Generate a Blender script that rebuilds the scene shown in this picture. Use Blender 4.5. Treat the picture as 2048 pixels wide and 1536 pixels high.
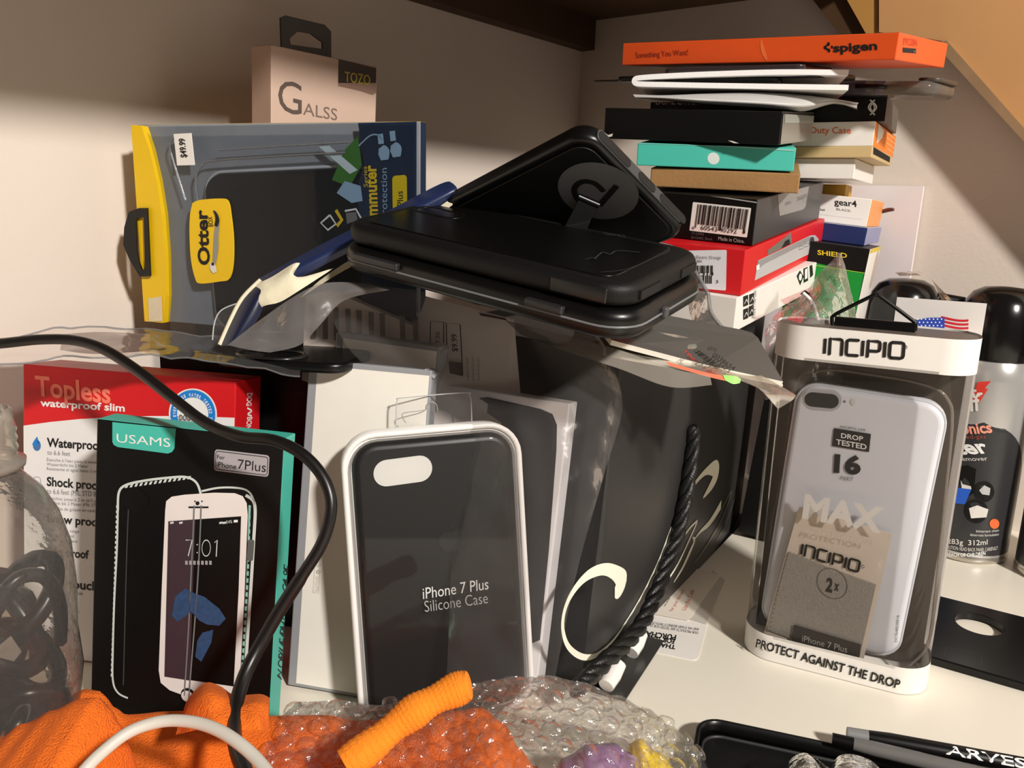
import bpy, bmesh, math, random
from mathutils import Vector, Matrix, noise
from math import sin, cos, pi, radians

# ------------------------------------------------------------------ scene, camera, light
for o in list(bpy.data.objects):
    bpy.data.objects.remove(o)
SC = bpy.context.scene
COL = SC.collection
W, H, FPX = 2048, 1536, 1633.4
PITCH, ROLL, CAMH = .2146, .036, .271
CAMR = Matrix.Rotation(pi / 2 - PITCH, 3, 'X') @ Matrix.Rotation(ROLL, 3, 'Z')
cd = bpy.data.cameras.new('camera')
cam = bpy.data.objects.new('camera', cd)
COL.objects.link(cam)
cd.sensor_width = 36
cd.lens = 36 * FPX / W
cd.clip_start = .01
cam.matrix_world = Matrix.Translation((0, 0, CAMH)) @ CAMR.to_4x4()
SC.camera = cam
VS = SC.view_settings
SC.display_settings.display_device = 'sRGB'
VS.view_transform = 'Standard'
VS.look = 'None'
VS.gamma = 1
VS.exposure = 0.0

wd = bpy.data.worlds.new('room_light')
SC.world = wd
wd.use_nodes = True
bg = wd.node_tree.nodes['Background']
bg.inputs[0].default_value = (1.0, .84, .68, 1)
bg.inputs[1].default_value = .075


def area(name, loc, target, size, power, col):
    l = bpy.data.lights.new(name, 'AREA')
    l.shape = 'DISK'
    l.size = size
    l.energy = power
    l.color = col
    o = bpy.data.objects.new(name, l)
    COL.objects.link(o)
    o.location = loc
    d = Vector(target) - Vector(loc)
    o.rotation_euler = d.to_track_quat('-Z', 'Y').to_euler()
    return o


# the ceiling lamp of the room, behind and to the right of the camera
area('ceiling_lamp', (.95, -1.08, 1.32), (0.05, .5, .15), .16, 58, (1, .94, .87))

# ------------------------------------------------------------------ helpers that turn image pixels into positions
CO = Vector((0, 0, CAMH))


def ray(px, py):
    return CAMR @ Vector(((px - W / 2) / FPX, -(py - H / 2) / FPX, -1))


def at_d(px, py, d):
    return CO + ray(px, py) * d


def at_z(px, py, z=0.0):
    r = ray(px, py)
    return CO + r * ((z - CAMH) / r.z)


def at_y(px, py, y):
    r = ray(px, py)
    return CO + r * (y / r.y)


def at_n(px, py, n, c):
    r = ray(px, py)
    n = Vector(n)
    return CO + r * ((c - n.dot(CO)) / n.dot(r))


NB = Vector((.6257, .78, 0)).normalized()      # towards the back wall
NL = Vector((.78, -.6257, 0)).normalized()     # away from the left wall
DB, DL = .83, -.58


def pose(x, y, z, yaw=0, lean=0, roll=0):
    return Matrix.Translation((x, y, z)) @ (Matrix.Rotation(yaw, 4, 'Z') @ Matrix.Rotation(-lean, 4, 'X') @ Matrix.Rotation(roll, 4, 'Y'))


def pose_t(x, y, z, yaw, tx=.1126, ty=-.0134):
    return Matrix.Translation((x, y, z)) @ Matrix.Rotation(tx, 4, 'X') @ Matrix.Rotation(ty, 4, 'Y') @ Matrix.Rotation(yaw, 4, 'Z')


LOGO = [[(0, 0), (0, 1)], [(.32, 0), (.32, 1), (.92, 1), (1.04, .96), (1.08, .84), (1.08, 0)], [(2.06, 1), (1.50, 1), (1.40, .95), (1.37, .84), (1.37, .16), (1.40, .05), (1.50, 0), (2.06, 0)],
        [(2.36, 0), (2.36, 1)], [(2.68, 0), (2.68, 1), (3.24, 1), (3.36, .95), (3.40, .84), (3.40, .52), (3.36, .40), (3.24, .36), (2.68, .36)], [(3.70, 0), (3.70, 1)],
        [(4.12, 0), (4.66, 0), (4.78, .05), (4.82, .16), (4.82, .84), (4.78, .95), (4.66, 1), (4.12, 1), (4.04, .95), (4.00, .84), (4.00, .16), (4.04, .05), (4.12, 0)]]


class Face:
    """a flat face: o origin, u right, v up (local to the thing), M its pose"""
    def __init__(s, M, o, u, v, lim=None):
        s.lim = lim
        s.M = M
        s.I = M.inverted()
        s.o = Vector(o)
        s.u = Vector(u).normalized()
        s.v = Vector(v).normalized()
        s.n = s.u.cross(s.v)

    def px(s, x, y):
        c = s.I @ CO
        r = (s.I.to_3x3() @ ray(x, y))
        t = s.n.dot(s.o - c) / s.n.dot(r)
        q = c + r * t - s.o
        return Vector((q.dot(s.u), q.dot(s.v)))

    def p(s, a, b, lift=0):
        if s.lim:
            a = min(max(a, .0002), s.lim[0] - .0002)
            b = min(max(b, .0002), s.lim[1] - .0002)
        return s.o + s.u * a + s.v * b + s.n * lift


class Cyl:
    """the outside of an upright cylinder round the local z axis; a is arc length from the side facing the camera"""
    def __init__(s, M, r):
        s.M = M
        s.I = M.inverted()
        s.r = r
        c = s.I @ CO
        s.a0 = math.atan2(c.y, c.x)

    def px(s, x, y):
        c = s.I @ CO
        d = s.I.to_3x3() @ ray(x, y)
        A = d.x ** 2 + d.y ** 2
        B = c.x * d.x + c.y * d.y
        C = c.x ** 2 + c.y ** 2 - s.r ** 2
        D = max(B * B - A * C, 0)
        q = c + d * ((-B - math.sqrt(D)) / A)
        a = (math.atan2(q.y, q.x) - s.a0 + pi) % (2 * pi) - pi
        return Vector((a * s.r, q.z))

    def p(s, a, b, lift=0):
        t = s.a0 + a / s.r
        return Vector((cos(t) * (s.r + lift), sin(t) * (s.r + lift), b))


def box_face(M, w, d, h, side):
    if side == 'front': return Face(M, (-w / 2, 0, 0), (1, 0, 0), (0, 0, 1), (w, h))
    if side == 'right': return Face(M, (w / 2, 0, 0), (0, 1, 0), (0, 0, 1), (d, h))
    if side == 'left': return Face(M, (-w / 2, d, 0), (0, -1, 0), (0, 0, 1))
    if side == 'top': return Face(M, (-w / 2, 0, h), (1, 0, 0), (0, 1, 0))
    if side == 'bottom': return Face(M, (-w / 2, d, 0), (1, 0, 0), (0, -1, 0))


# ------------------------------------------------------------------ materials
def lin(c):
    return tuple(((v / 255) / 12.92 if v / 255 <= .04045 else ((v / 255 + .055) / 1.055) ** 2.4) for v in c) + (1,)


MATS = {}


def mat(name, rgb, rough=.5, metal=0, spec=.5, var=.04, scale=60, bump=0, bscale=400, coat=0):
    if name in MATS: return MATS[name]
    m = bpy.data.materials.new(name)
    m.use_nodes = True
    nt = m.node_tree
    b = nt.nodes['Principled BSDF']
    b.inputs['Roughness'].default_value = rough
    b.inputs['Metallic'].default_value = metal
    b.inputs['Specular IOR Level'].default_value = spec
    b.inputs['Coat Weight'].default_value = coat
    tc = nt.nodes.new('ShaderNodeTexCoord')
    nz = nt.nodes.new('ShaderNodeTexNoise')
    nz.inputs['Scale'].default_value = scale
    nz.inputs['Detail'].default_value = 3
    nt.links.new(tc.outputs['Object'], nz.inputs['Vector'])
    mx = nt.nodes.new('ShaderNodeMix')
    mx.data_type = 'RGBA'
    c = lin(rgb)
    mx.inputs['A'].default_value = tuple(v * (1 - var) for v in c[:3]) + (1,)
    mx.inputs['B'].default_value = tuple(min(1, v * (1 + var)) for v in c[:3]) + (1,)
    nt.links.new(nz.outputs['Fac'], mx.inputs['Factor'])
    nt.links.new(mx.outputs['Result'], b.inputs['Base Color'])
    if bump:
        n2 = nt.nodes.new('ShaderNodeTexNoise')
        n2.inputs['Scale'].default_value = bscale
        nt.links.new(tc.outputs['Object'], n2.inputs['Vector'])
        bp = nt.nodes.new('ShaderNodeBump')
        bp.inputs['Strength'].default_value = bump
        bp.inputs['Distance'].default_value = .001
        nt.links.new(n2.outputs['Fac'], bp.inputs['Height'])
        nt.links.new(bp.outputs['Normal'], b.inputs['Normal'])
    MATS[name] = m
    return m


def film(name, tint=(250, 250, 250), haze=.08, gloss=.5, rough=.08, wrinkle=0, wscale=40, body=(200, 200, 200), base=0.0):
    """thin clear plastic: mostly see-through, a little milky, shiny where seen at a slant"""
    if name in MATS: return MATS[name]
    m = bpy.data.materials.new(name)
    m.use_nodes = True
    nt = m.node_tree
    nt.nodes.remove(nt.nodes['Principled BSDF'])
    out = nt.nodes['Material Output']
    tr = nt.nodes.new('ShaderNodeBsdfTransparent')
    tr.inputs[0].default_value = lin(tint)
    df = nt.nodes.new('ShaderNodeBsdfDiffuse')
    df.inputs[0].default_value = lin(body)
    gl = nt.nodes.new('ShaderNodeBsdfGlossy')
    gl.inputs['Roughness'].default_value = rough
    gl.inputs['Color'].default_value = (1, 1, 1, 1)
    lw = nt.nodes.new('ShaderNodeLayerWeight')
    lw.inputs['Blend'].default_value = .25
    mp = nt.nodes.new('ShaderNodeMath')
    mp.operation = 'MULTIPLY_ADD'
    mp.inputs[1].default_value = gloss
    mp.inputs[2].default_value = base
    nt.links.new(lw.outputs['Fresnel'], mp.inputs[0])
    m1 = nt.nodes.new('ShaderNodeMixShader')
    m1.inputs[0].default_value = haze
    nt.links.new(tr.outputs[0], m1.inputs[1])
    nt.links.new(df.outputs[0], m1.inputs[2])
    m2 = nt.nodes.new('ShaderNodeMixShader')
    nt.links.new(mp.outputs[0], m2.inputs[0])
    nt.links.new(m1.outputs[0], m2.inputs[1])
    nt.links.new(gl.outputs[0], m2.inputs[2])
    nt.links.new(m2.outputs[0], out.inputs[0])
    if wrinkle:
        tc = nt.nodes.new('ShaderNodeTexCoord')
        nz = nt.nodes.new('ShaderNodeTexNoise')
        nz.inputs['Scale'].default_value = wscale
        nz.inputs['Detail'].default_value = 4
        nt.links.new(tc.outputs['Object'], nz.inputs['Vector'])
        bp = nt.nodes.new('ShaderNodeBump')
        bp.inputs['Strength'].default_value = wrinkle
        bp.inputs['Distance'].default_value = .004
        nt.links.new(nz.outputs['Fac'], bp.inputs['Height'])
        for n in (gl, lw, df): nt.links.new(bp.outputs['Normal'], n.inputs['Normal'])
    MATS[name] = m
    return m


WHITE = mat('white_card', (238, 234, 228), .45)
BLACK = mat('black_card', (10, 10, 10), .42, spec=.35)
INK = mat('black_ink', (16, 15, 15), .6)
WINK = mat('white_ink', (240, 240, 238), .5)
GREYINK = mat('grey_ink', (120, 118, 116), .6)
KRAFT = mat('kraft_card', (158, 118, 72), .8, bump=.2)
BPLA = mat('black_plastic', (9, 9, 9), .32, var=.1, spec=.4)
BRUB = mat('black_rubber', (9, 9, 9), .55, var=.1, spec=.35, bump=.15, bscale=1500)
GPLA = mat('grey_plastic', (70, 70, 72), .45)
ORANGE = mat('orange_card', (240, 88, 28), .42)
TEAL = mat('teal_card', (72, 190, 172), .45)
RED = mat('red_card', (214, 24, 32), .4)
GREYC = mat('grey_card', (150, 152, 156), .5)
YELLOW = mat('yellow_card', (240, 196, 10), .42)
CLEAR = film('clear_plastic', haze=.04, gloss=.7)
CLEARW = film('wrinkled_clear_plastic', haze=.10, gloss=.8, rough=.12, wrinkle=.5, wscale=45)
HAZY = film('hazy_poly_film', tint=(244, 242, 242), haze=.065, gloss=.28, rough=.25, wrinkle=.5, wscale=30, body=(190, 186, 184))


# ------------------------------------------------------------------ mesh builder
class MB:
    def __init__(s):
        s.v = []
        s.f = []
        s.mi = []
        s.sm = []
        s.mats = []

    def mid(s, m):
        if m not in s.mats: s.mats.append(m)
        return s.mats.index(m)

    def add(s, vs, fs, m, smooth=False):
        b = len(s.v)
        s.v += [tuple(v) for v in vs]
        ms = m if isinstance(m, list) else None
        k = None if ms else s.mid(m)
        for i, f in enumerate(fs):
            s.f.append(tuple(b + j for j in f))
            s.mi.append(s.mid(ms[i]) if ms else k)
            s.sm.append(smooth)

    def bm(s, bm, m, M=None, smooth=False):
        bm.verts.index_update()
        vs = [(M @ v.co) if M else v.co.copy() for v in bm.verts]
        s.add(vs, [[v.index for v in f.verts] for f in bm.faces], m, smooth)
        bm.free()

    # ---- solids
    def box(s, w, d, h, m, at=(0, 0, 0), sides=None, bevel=.0006, M=None):
        """box with its front bottom middle at `at`; sides = {'front': material ...}"""
        bm = bmesh.new()
        bmesh.ops.create_cube(bm, size=1)
        for v in bm.verts: v.co = Vector((v.co.x * w, (v.co.y + .5) * d, (v.co.z + .5) * h)) + Vector(at)
        if bevel:
            bmesh.ops.bevel(bm, geom=bm.edges[:], offset=min(bevel, w / 4, d / 4, h / 4), segments=2, affect='EDGES', profile=.5)
        bm.normal_update()
        ms = []
        for f in bm.faces:
            n = f.normal
            k = max(range(3), key=lambda i: abs(n[i]))
            key = (('left', 'right'), ('front', 'back'), ('bottom', 'top'))[k][n[k] > 0]
            ms.append((sides or {}).get(key, m))
        s.bm(bm, ms, M)

    def loft(s, rings, m, cap0=True, cap1=True, smooth=True, closed=True):
        n = len(rings[0])
        vs = [p for r in rings for p in r]
        fs = []
        for i in range(len(rings) - 1):
            for j in range(n if closed else n - 1):
                k = (j + 1) % n
                fs.append((i * n + j, i * n + k, (i + 1) * n + k, (i + 1) * n + j))
        s.add(vs, fs, m, smooth)
        if cap0: s.add(rings[0], [tuple(reversed(range(n)))], m)
        if cap1: s.add(rings[-1], [tuple(range(n))], m)

    def slab(s, w, h, t, R, m, fil=.001, M=Matrix(), steps=3, seg=7):
        """rounded-corner slab in the local xy plane, thickness t along +z from z=0, with filleted rims"""
        rings = []
        for i in range(steps + 1):
            a = pi / 2 * i / steps
            rings.append((fil * (1 - sin(a)), fil * (1 - cos(a))))
        for i in range(steps, -1, -1):
            a = pi / 2 * i / steps
            rings.append((fil * (1 - sin(a)), t - fil * (1 - cos(a))))
        s.loft([[M @ Vector((x, y, z)) for x, y in rrect(w - 2 * o, h - 2 * o, max(R - o, .0002), seg)] for o, z in rings], m)

    def frame(s, w, h, t, R, wall, m, M=Matrix(), seg=7):
        """rounded ring: outer w x h, wall thickness, height t along +z"""
        a = rrect(w, h, R, seg)
        b = rrect(w - 2 * wall, h - 2 * wall, max(R - wall, .0003), seg)
        q = [[(x, y, 0) for x, y in a], [(x, y, t - .0004) for x, y in a], [(x * .5 + i * .5, y * .5 + j * .5, t) for (x, y), (i, j) in zip(a, b)],
             [(x, y, t - .0004) for x, y in b], [(x, y, 0) for x, y in b]]
        q.append(q[0])
        s.loft([[M @ Vector(p) for p in r] for r in q], m, False, False)

    def tube(s, pts, r, m, n=10, M=None, cap=True, flat=1.0):
        pts = [Vector(p) for p in pts]
        rad = r if isinstance(r, list) else [r] * len(pts)
        up = Vector((0, 0, 1))
        rings = []
        for i, p in enumerate(pts):
            t = (pts[min(i + 1, len(pts) - 1)] - pts[max(i - 1, 0)]).normalized()
            if i == 0:
                a = t.cross(up)
                if a.length < .1: a = t.cross(Vector((1, 0, 0)))
            else:
                a = a - t * a.dot(t)
            a.normalize()
            b = t.cross(a)
            rings.append([p + a * cos(2 * pi * k / n) * rad[i] + b * sin(2 * pi * k / n) * rad[i] * flat for k in range(n)])
        if M: rings = [[M @ p for p in q] for q in rings]
        s.loft(rings, m, cap, cap)

    def lathe(s, prof, m, n=40, M=Matrix(), cap0=True, cap1=True, f=None):
        s.loft([[M @ Vector((r * cos(2 * pi * k / n) * (f(2 * pi * k / n, z) if f else 1), r * sin(2 * pi * k / n) * (f(2 * pi * k / n, z) if f else 1), z)) for k in range(n)] for r, z in prof], m, cap0, cap1)

    def plate(s, pts, th, m, edge=None):
        """polygon of 3D points given a thickness (away from the first side)"""
        pts = [Vector(p) for p in pts]
        n = Vector((0, 0, 0))
        for i in range(len(pts)): n += pts[i].cross(pts[(i + 1) % len(pts)])
        n.normalize()
        k = len(pts)
        vs = pts + [p - n * th for p in pts]
        fs = [tuple(range(k)), tuple(reversed(range(k, 2 * k)))] + [(i, k + i, k + (i + 1) % k, (i + 1) % k) for i in range(k)]
        s.add(vs, fs, [m, m] + [edge or m] * k)

    def grid(s, rows, m, smooth=True, thick=0):
        ny, nx = len(rows), len(rows[0])
        vs = [p for r in rows for p in r]
        fs = [(j * nx + i, j * nx + i + 1, (j + 1) * nx + i + 1, (j + 1) * nx + i) for j in range(ny - 1) for i in range(nx - 1)]
        s.add(vs, fs, m, smooth)

    # ---- prints on a Face (coordinates in metres on the face)
    def poly(s, F, pts, m, lift=.00012):
        s.add([F.p(a, b, lift) for a, b in pts], [tuple(range(len(pts)))], m)

    def ppoly(s, F, pxs, m, lift=.00012):
        s.poly(F, [F.px(*q) for q in pxs], m, lift)

    def rr(s, F, p0, p1, p2, r, m, lift=.00012, inner=0):
        """rounded rectangle: px of lower left, lower right, upper left; r corner radius in metres"""
        a, b, c = F.px(*p0), F.px(*p1), F.px(*p2)
        w, h = (b - a).length, (c - a).length
        ux, uy = (b - a) / w, (c - a) / h
        mid = (b + c) / 2
        out = [mid + ux * x + uy * y for x, y in rrect(w, h, r)]
        if inner:
            inn = [mid + ux * x + uy * y for x, y in rrect(w - 2 * inner, h - 2 * inner, max(r - inner, .0002))]
            n = len(out)
            s.add([F.p(q[0], q[1], lift) for q in out + inn], [(i, (i + 1) % n, n + (i + 1) % n, n + i) for i in range(n)], m)
        else:
            s.poly(F, out, m, lift)

    def ell(s, F, c, ex, ey, m, lift=.00012, inner=0, n=40):
        """ellipse: px of centre, of its right end, of its top; inner = hole share"""
        c, ex, ey = F.px(*c), F.px(*ex), F.px(*ey)
        ex, ey = ex - c, ey - c
        o = [c + ex * cos(2 * pi * k / n) + ey * sin(2 * pi * k / n) for k in range(n)]
        if inner:
            i_ = [c + (q - c) * inner for q in o]
            s.add([F.p(q[0], q[1], lift) for q in o + i_], [(i, (i + 1) % n, n + (i + 1) % n, n + i) for i in range(n)], m)
        else:
            s.poly(F, o, m, lift)

    def stroke(s, F, pxs, wid, m, lift=.00015, sub=6, metric=False, closed=False):
        """ribbon along px points, width in metres (a number or one per point)"""
        P = [Vector(q) if metric else F.px(*q) for q in pxs]
        wd_ = wid if isinstance(wid, (list, tuple)) else [wid] * len(P)
        Q, Wd = (spline(P, sub), spline([Vector((x, 0)) for x in wd_], sub)) if sub > 1 else (P, [Vector((x, 0)) for x in wd_])
        L, R = [], []
        for i, p in enumerate(Q):
            t = (Q[min(i + 1, len(Q) - 1)] - Q[max(i - 1, 0)])
            t = t.normalized() if t.length > 1e-9 else Vector((1, 0))
            nn = Vector((-t.y, t.x)) * Wd[i].x / 2
            L.append(p + nn)
            R.append(p - nn)
        n = len(Q)
        s.add([F.p(q[0], q[1], lift) for q in L + R], [(n + i, n + i + 1, i + 1, i) for i in range(n - 1)], m)

    def text(s, F, st, p0, p1, pt, m, bold=0, shear=0, lift=.00022, metric=False):
        """writing: px of baseline start, baseline end, and the top of the capitals above the start"""
        V, T, w = glyphs(st, bold, shear)
        a, b, c = (Vector(p0), Vector(p1), Vector(pt)) if metric else (F.px(*p0), F.px(*p1), F.px(*pt))
        u = (b - a) / w
        v = (c - a) / CAPH
        s.add([F.p(*(a + u * x + v * y), lift) for x, y in V], T, m)

    def logo(s, F, p0, p1, pt, m, lift=.0003, wid=.0016):
        a, b, c = F.px(*p0), F.px(*p1), F.px(*pt)
        u, v = (b - a) / 4.82, c - a
        for st in LOGO:
            s.stroke(F, [a + u * x + v * y for x, y in st], wid, m, lift, sub=1, metric=True)
            for x, y in (st if len(st) > 2 else ()):
                q = a + u * x + v * y
                s.poly(F, [q + Vector((cos(k * pi / 4), sin(k * pi / 4))) * wid * .5 for k in range(8)], m, lift + .00003)

    def barcode(s, F, p0, p1, p2, m, seed=1, lift=.0002, n=30):
        rnd = random.Random(seed)
        a, b, c = F.px(*p0), F.px(*p1), F.px(*p2)
        x = 0
        tot = n * 3.5
        while x < tot:
            wv = rnd.choice((1, 1, 2, 3))
            k0, k1 = x / tot, min((x + wv) / tot, 1)
            q = [a + (b - a) * k0, a + (b - a) * k1, a + (b - a) * k1 + (c - a), a + (b - a) * k0 + (c - a)]
            s.poly(F, q, m, lift)
            x += wv + rnd.choice((1, 1, 2, 3))

    def lines(s, F, p0, p1, p2, n, m, seed=0, fill=.45, lift=.0002):
        """n lines of unreadable small print: words as short dashes of letter-sized ticks"""
        rnd = random.Random(seed)
        a, b, c = F.px(*p0), F.px(*p1), F.px(*p2)
        for i in range(n):
            y0 = (i + .25) / n
            y1 = y0 + fill / n
            x = 0
            end = 1 if i < n - 1 else rnd.uniform(.5, .9)
            while x < end:
                w = rnd.uniform(.03, .09)
                e = min(x + w, end)
                s.poly(F, [a + (b - a) * x + (c - a) * y0, a + (b - a) * e + (c - a) * y0, a + (b - a) * e + (c - a) * y1, a + (b - a) * x + (c - a) * y1], m, lift)
                x = e + .018

    def build(s, name, parent=None, M=None):
        me = bpy.data.meshes.new(name)
        me.from_pydata(s.v, [], s.f)
        for m in s.mats: me.materials.append(m)
        me.polygons.foreach_set('material_index', s.mi)
        me.polygons.foreach_set('use_smooth', s.sm)
        me.update()
        o = bpy.data.objects.new(name, me)
        COL.objects.link(o)
        if parent:
            o.parent = parent
        if M is not None:
            o.matrix_world = M if not parent else o.matrix_world
            if parent: o.matrix_local = M
        return o


def rrect(w, h, r, seg=7):
    r = min(r, w / 2 - 1e-6, h / 2 - 1e-6)
    out = []
    for cx, cy, a0 in ((w / 2 - r, h / 2 - r, 0), (-w / 2 + r, h / 2 - r, pi / 2), (-w / 2 + r, -h / 2 + r, pi), (w / 2 - r, -h / 2 + r, 1.5 * pi)):
        for k in range(seg + 1):
            a = a0 + pi / 2 * k / seg
            out.append((cx + r * cos(a), cy + r * sin(a)))
    return out


def spline(P, sub=6):
    out = []
    n = len(P)
    for i in range(n - 1):
        p0, p1, p2, p3 = P[max(i - 1, 0)], P[i], P[i + 1], P[min(i + 2, n - 1)]
        for k in range(sub):
            t = k / sub
            out.append(.5 * ((2 * p1) + (p2 - p0) * t + (2 * p0 - 5 * p1 + 4 * p2 - p3) * t * t + (3 * p1 - p0 - 3 * p2 + p3) * t ** 3))
    out.append(P[-1].copy())
    return out


GL = {}


def glyphs(st, bold=0, shear=0):
    k = (st, bold, shear)
    if k in GL: return GL[k]
    c = bpy.data.curves.new('lettering', 'FONT')
    c.body = st
    c.size = 1
    c.offset = bold
    c.shear = shear
    c.resolution_u = 3
    o = bpy.data.objects.new('lettering', c)
    me = o.to_mesh()
    V = [(v.co.x, v.co.y) for v in me.vertices]
    T = [tuple(p.vertices) for p in me.polygons]
    x0 = min(x for x, y in V)
    w = max(x for x, y in V) - x0
    V = [(x - x0, y) for x, y in V]
    o.to_mesh_clear()
    bpy.data.objects.remove(o)
    bpy.data.curves.remove(c)
    GL[k] = (V, T, w)
    return GL[k]


CAPH = 1.0
CAPH = max(y for x, y in glyphs('H')[0])


def tag(o, label=None, cat=None, group=None, kind=None):
    if label: o['label'] = label
    if cat: o['category'] = cat
    if group: o['group'] = group
    if kind: o['kind'] = kind
    return o


def root(name, M, label, cat, group=None):
    o = bpy.data.objects.new(name, None)
    COL.objects.link(o)
    o.empty_display_size = .02
    o.matrix_world = M
    return tag(o, label, cat, group)


def rowgrid(rows, nx, ny, amp=0, seed=0, fr=25, n=None):
    """rows of control points (same count) -> fine grid, crumpled by noise along n"""
    R = [spline([Vector(p) for p in r], max(2, nx // (len(r) - 1))) for r in rows]
    cols = list(zip(*R))
    C = [spline(list(c), max(2, ny // (len(c) - 1))) for c in cols]
    G = [list(r) for r in zip(*C)]
    if amp:
        off = Vector((seed * 3.7, seed * 1.3, seed))
        for r in G:
            for i, p in enumerate(r):
                nn = n or (CO - p).normalized()
                v = noise.noise(p * fr + off) + .5 * noise.noise(p * fr * 2.3 + off) + .9 * abs(noise.noise(p * fr * 1.4 - off)) - .3
                r[i] = p + nn * v * amp
    return G


def WP(*pts):
    """px, py, depth -> points"""
    return [at_d(*p) for p in pts]

# ------------------------------------------------------------------ the setting
PC = NB * DB + NL * DL
WALL = mat('wall_paint', (226, 214, 202), .7, var=.015, scale=8, bump=.15, bscale=300)
SHELFM = mat('shelf_laminate', (236, 229, 214), .32, var=.01, scale=10)
BROWN = mat('brown_wood', (74, 50, 26), .6, var=.25, scale=25)
TAN = mat('tan_wood', (198, 148, 96), .55, var=.08, scale=12)


def zpoly(m, pts, z0, z1, mt):
    n = len(pts)
    vs = [(p.x, p.y, z0) for p in pts] + [(p.x, p.y, z1) for p in pts]
    m.add(vs, [tuple(reversed(range(n))), tuple(range(n, 2 * n))] + [(i, (i + 1) % n, n + (i + 1) % n, n + i) for i in range(n)], mt)


def wl(a, b):      # a from the left wall, b out from the back wall
    return PC + NL * a - NB * b


def struct(name, pts, z0, z1, mt):
    m = MB()
    zpoly(m, pts, z0, z1, mt)
    return tag(m.build(name), kind='structure')


struct('floor', [wl(0, 0), wl(0, 1.25), wl(1.3, 1.25), wl(1.3, 0)], -.03, 0, SHELFM)
struct('wall_left', [wl(0, 0), wl(-.03, 0), wl(-.03, 1.25), wl(0, 1.25)], -.03, .9, WALL)
struct('wall_back', [wl(-.03, 0), wl(1.3, 0), wl(1.3, -.03), wl(-.03, -.03)], -.03, .9, WALL)
struct('ceiling', [wl(0, 0), wl(0, 1.25), wl(.33, 1.25), wl(.33, 0)], .481, .5, BROWN)
struct('trim_1', [wl(0, 0), wl(0, 1.25), wl(.018, 1.25), wl(.018, 0)], .449, .481, BROWN)


def wallplate(name, pxs, c, th, mt, z1=None):
    m = MB()
    pts = [at_n(x, y, NB, c) for x, y in pxs]
    m.plate(list(reversed(pts)) if (pts[1] - pts[0]).cross(pts[2] - pts[1]).dot(NB) > 0 else pts, th, mt)
    return tag(m.build(name), kind='structure')


wallplate('trim_2', [(1612, -18), (1684, -18), (1735, 68), (1738, 100), (1700, 100), (1676, 64)], .806, .02, BROWN)
wallplate('trim_3', [(1690, -60), (1684, -18), (1731, 66), (1740, 78), (1757, 78), (1757, -60)], .800, .025, mat('tan_wood_edge', (186, 136, 70), .55, var=.08, scale=12))
wallplate('trim_4', [(1758, -60), (1758, 64), (1862, 78), (1894, 84), (2060, 276), (2330, 586), (2330, -60)], .797, .028, TAN)
wallplate('trim_5', [(1880, 84), (1893, 81), (2062, 272), (2332, 580), (2332, 600), (2052, 288), (1884, 104)], .792, .03, mat('molding_strip', (150, 122, 92), .35, var=.2, scale=30))

# ------------------------------------------------------------------ generic carton
def carton(name, M, w, d, h, m, label, cat='box', group=None, sides=None, bevel=.0006):
    b = MB()
    b.box(w, d, h, m, sides=sides, bevel=bevel)
    return b


def done(b, name, M, label, cat='box', group=None):
    o = b.build(name)
    o.matrix_world = M
    return tag(o, label, cat, group)


def faces(M, w, d, h):
    return {s: box_face(M, w, d, h, s) for s in ('front', 'right', 'left', 'top', 'bottom')}


# ------------------------------------------------------------------ front stack on the gift bag
PILE = 'packages in the front pile'
BACKP = 'packages in the back pile'
# white box with black symbols
w, d, h = .1053, .1652, .0220
M = pose_t(.0942, .5371, .2013, -.614)
F = faces(M, w, d, h)
b = MB(); b.box(w, d, h, WHITE)
for i, (x, y) in enumerate([(1491, 603), (1503, 599), (1491, 629), (1502, 623)]):
    b.rr(F['right'], (x - 5, y + 11), (x + 5, y + 7), (x - 5, y - 10), .0006, INK)
    b.stroke(F['right'], [(x - 3, y + 5), (x + 1, y - 4), (x + 3, y + 1)], .0007, WINK, lift=.0003)
b.text(F['right'], 'iPhone 7 Plus Case', (1510, 636), (1512, 580), (1503, 638), GREYINK)
b.ppoly(F['right'], [(1593, 552), (1600, 538), (1607, 553), (1600, 571)], INK)
b.ell(F['right'], (1600, 554), (1603, 553), (1600, 547), WINK, lift=.0003)
b.ppoly(F['right'], [(1607, 533), (1616, 527), (1616, 561), (1607, 566)], INK)
b.ppoly(F['right'], [(1609, 539), (1614, 536), (1614, 556), (1609, 559)], WINK, lift=.0003)
b.ppoly(F['right'], [(1620, 523), (1626, 517), (1626, 550), (1620, 556)], INK)
done(b, 'phone_accessory_box', M, 'white box with black symbols on its side, lowest in the front pile', group=PILE)

# red box
w, d, h = .1052, .2008, .0284
M = pose_t(.0958, .5372, .2238, -.566)
F = faces(M, w, d, h)
b = MB(); b.box(w, d, h, RED)
b.rr(F['front'], (1330, 580), (1452, 581), (1330, 502), .001, mat('label_paper', (232, 230, 236), .5))
b.text(F['front'], 'iPhone 7 Plus - Electric Orange', (1345, 516), (1442, 518), (1345, 510), GREYINK, lift=.0004)
b.text(F['front'], 'IP7P0301', (1376, 524), (1404, 525), (1376, 519), INK, lift=.0004)
b.barcode(F['front'], (1346, 546), (1426, 546), (1346, 531), INK, 5, lift=.0004)
b.text(F['front'], '5 91314', (1374, 553), (1428, 551), (1374, 546), INK, bold=.01, lift=.0004)
b.barcode(F['front'], (1346, 566), (1424, 567), (1346, 550), INK, 8, lift=.0004)
b.text(F['front'], '3', (1432, 566), (1437, 566), (1432, 560), INK, lift=.0004)
R = F['right']
LG = mat('light_grey_print', (190, 188, 190), .45)
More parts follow.
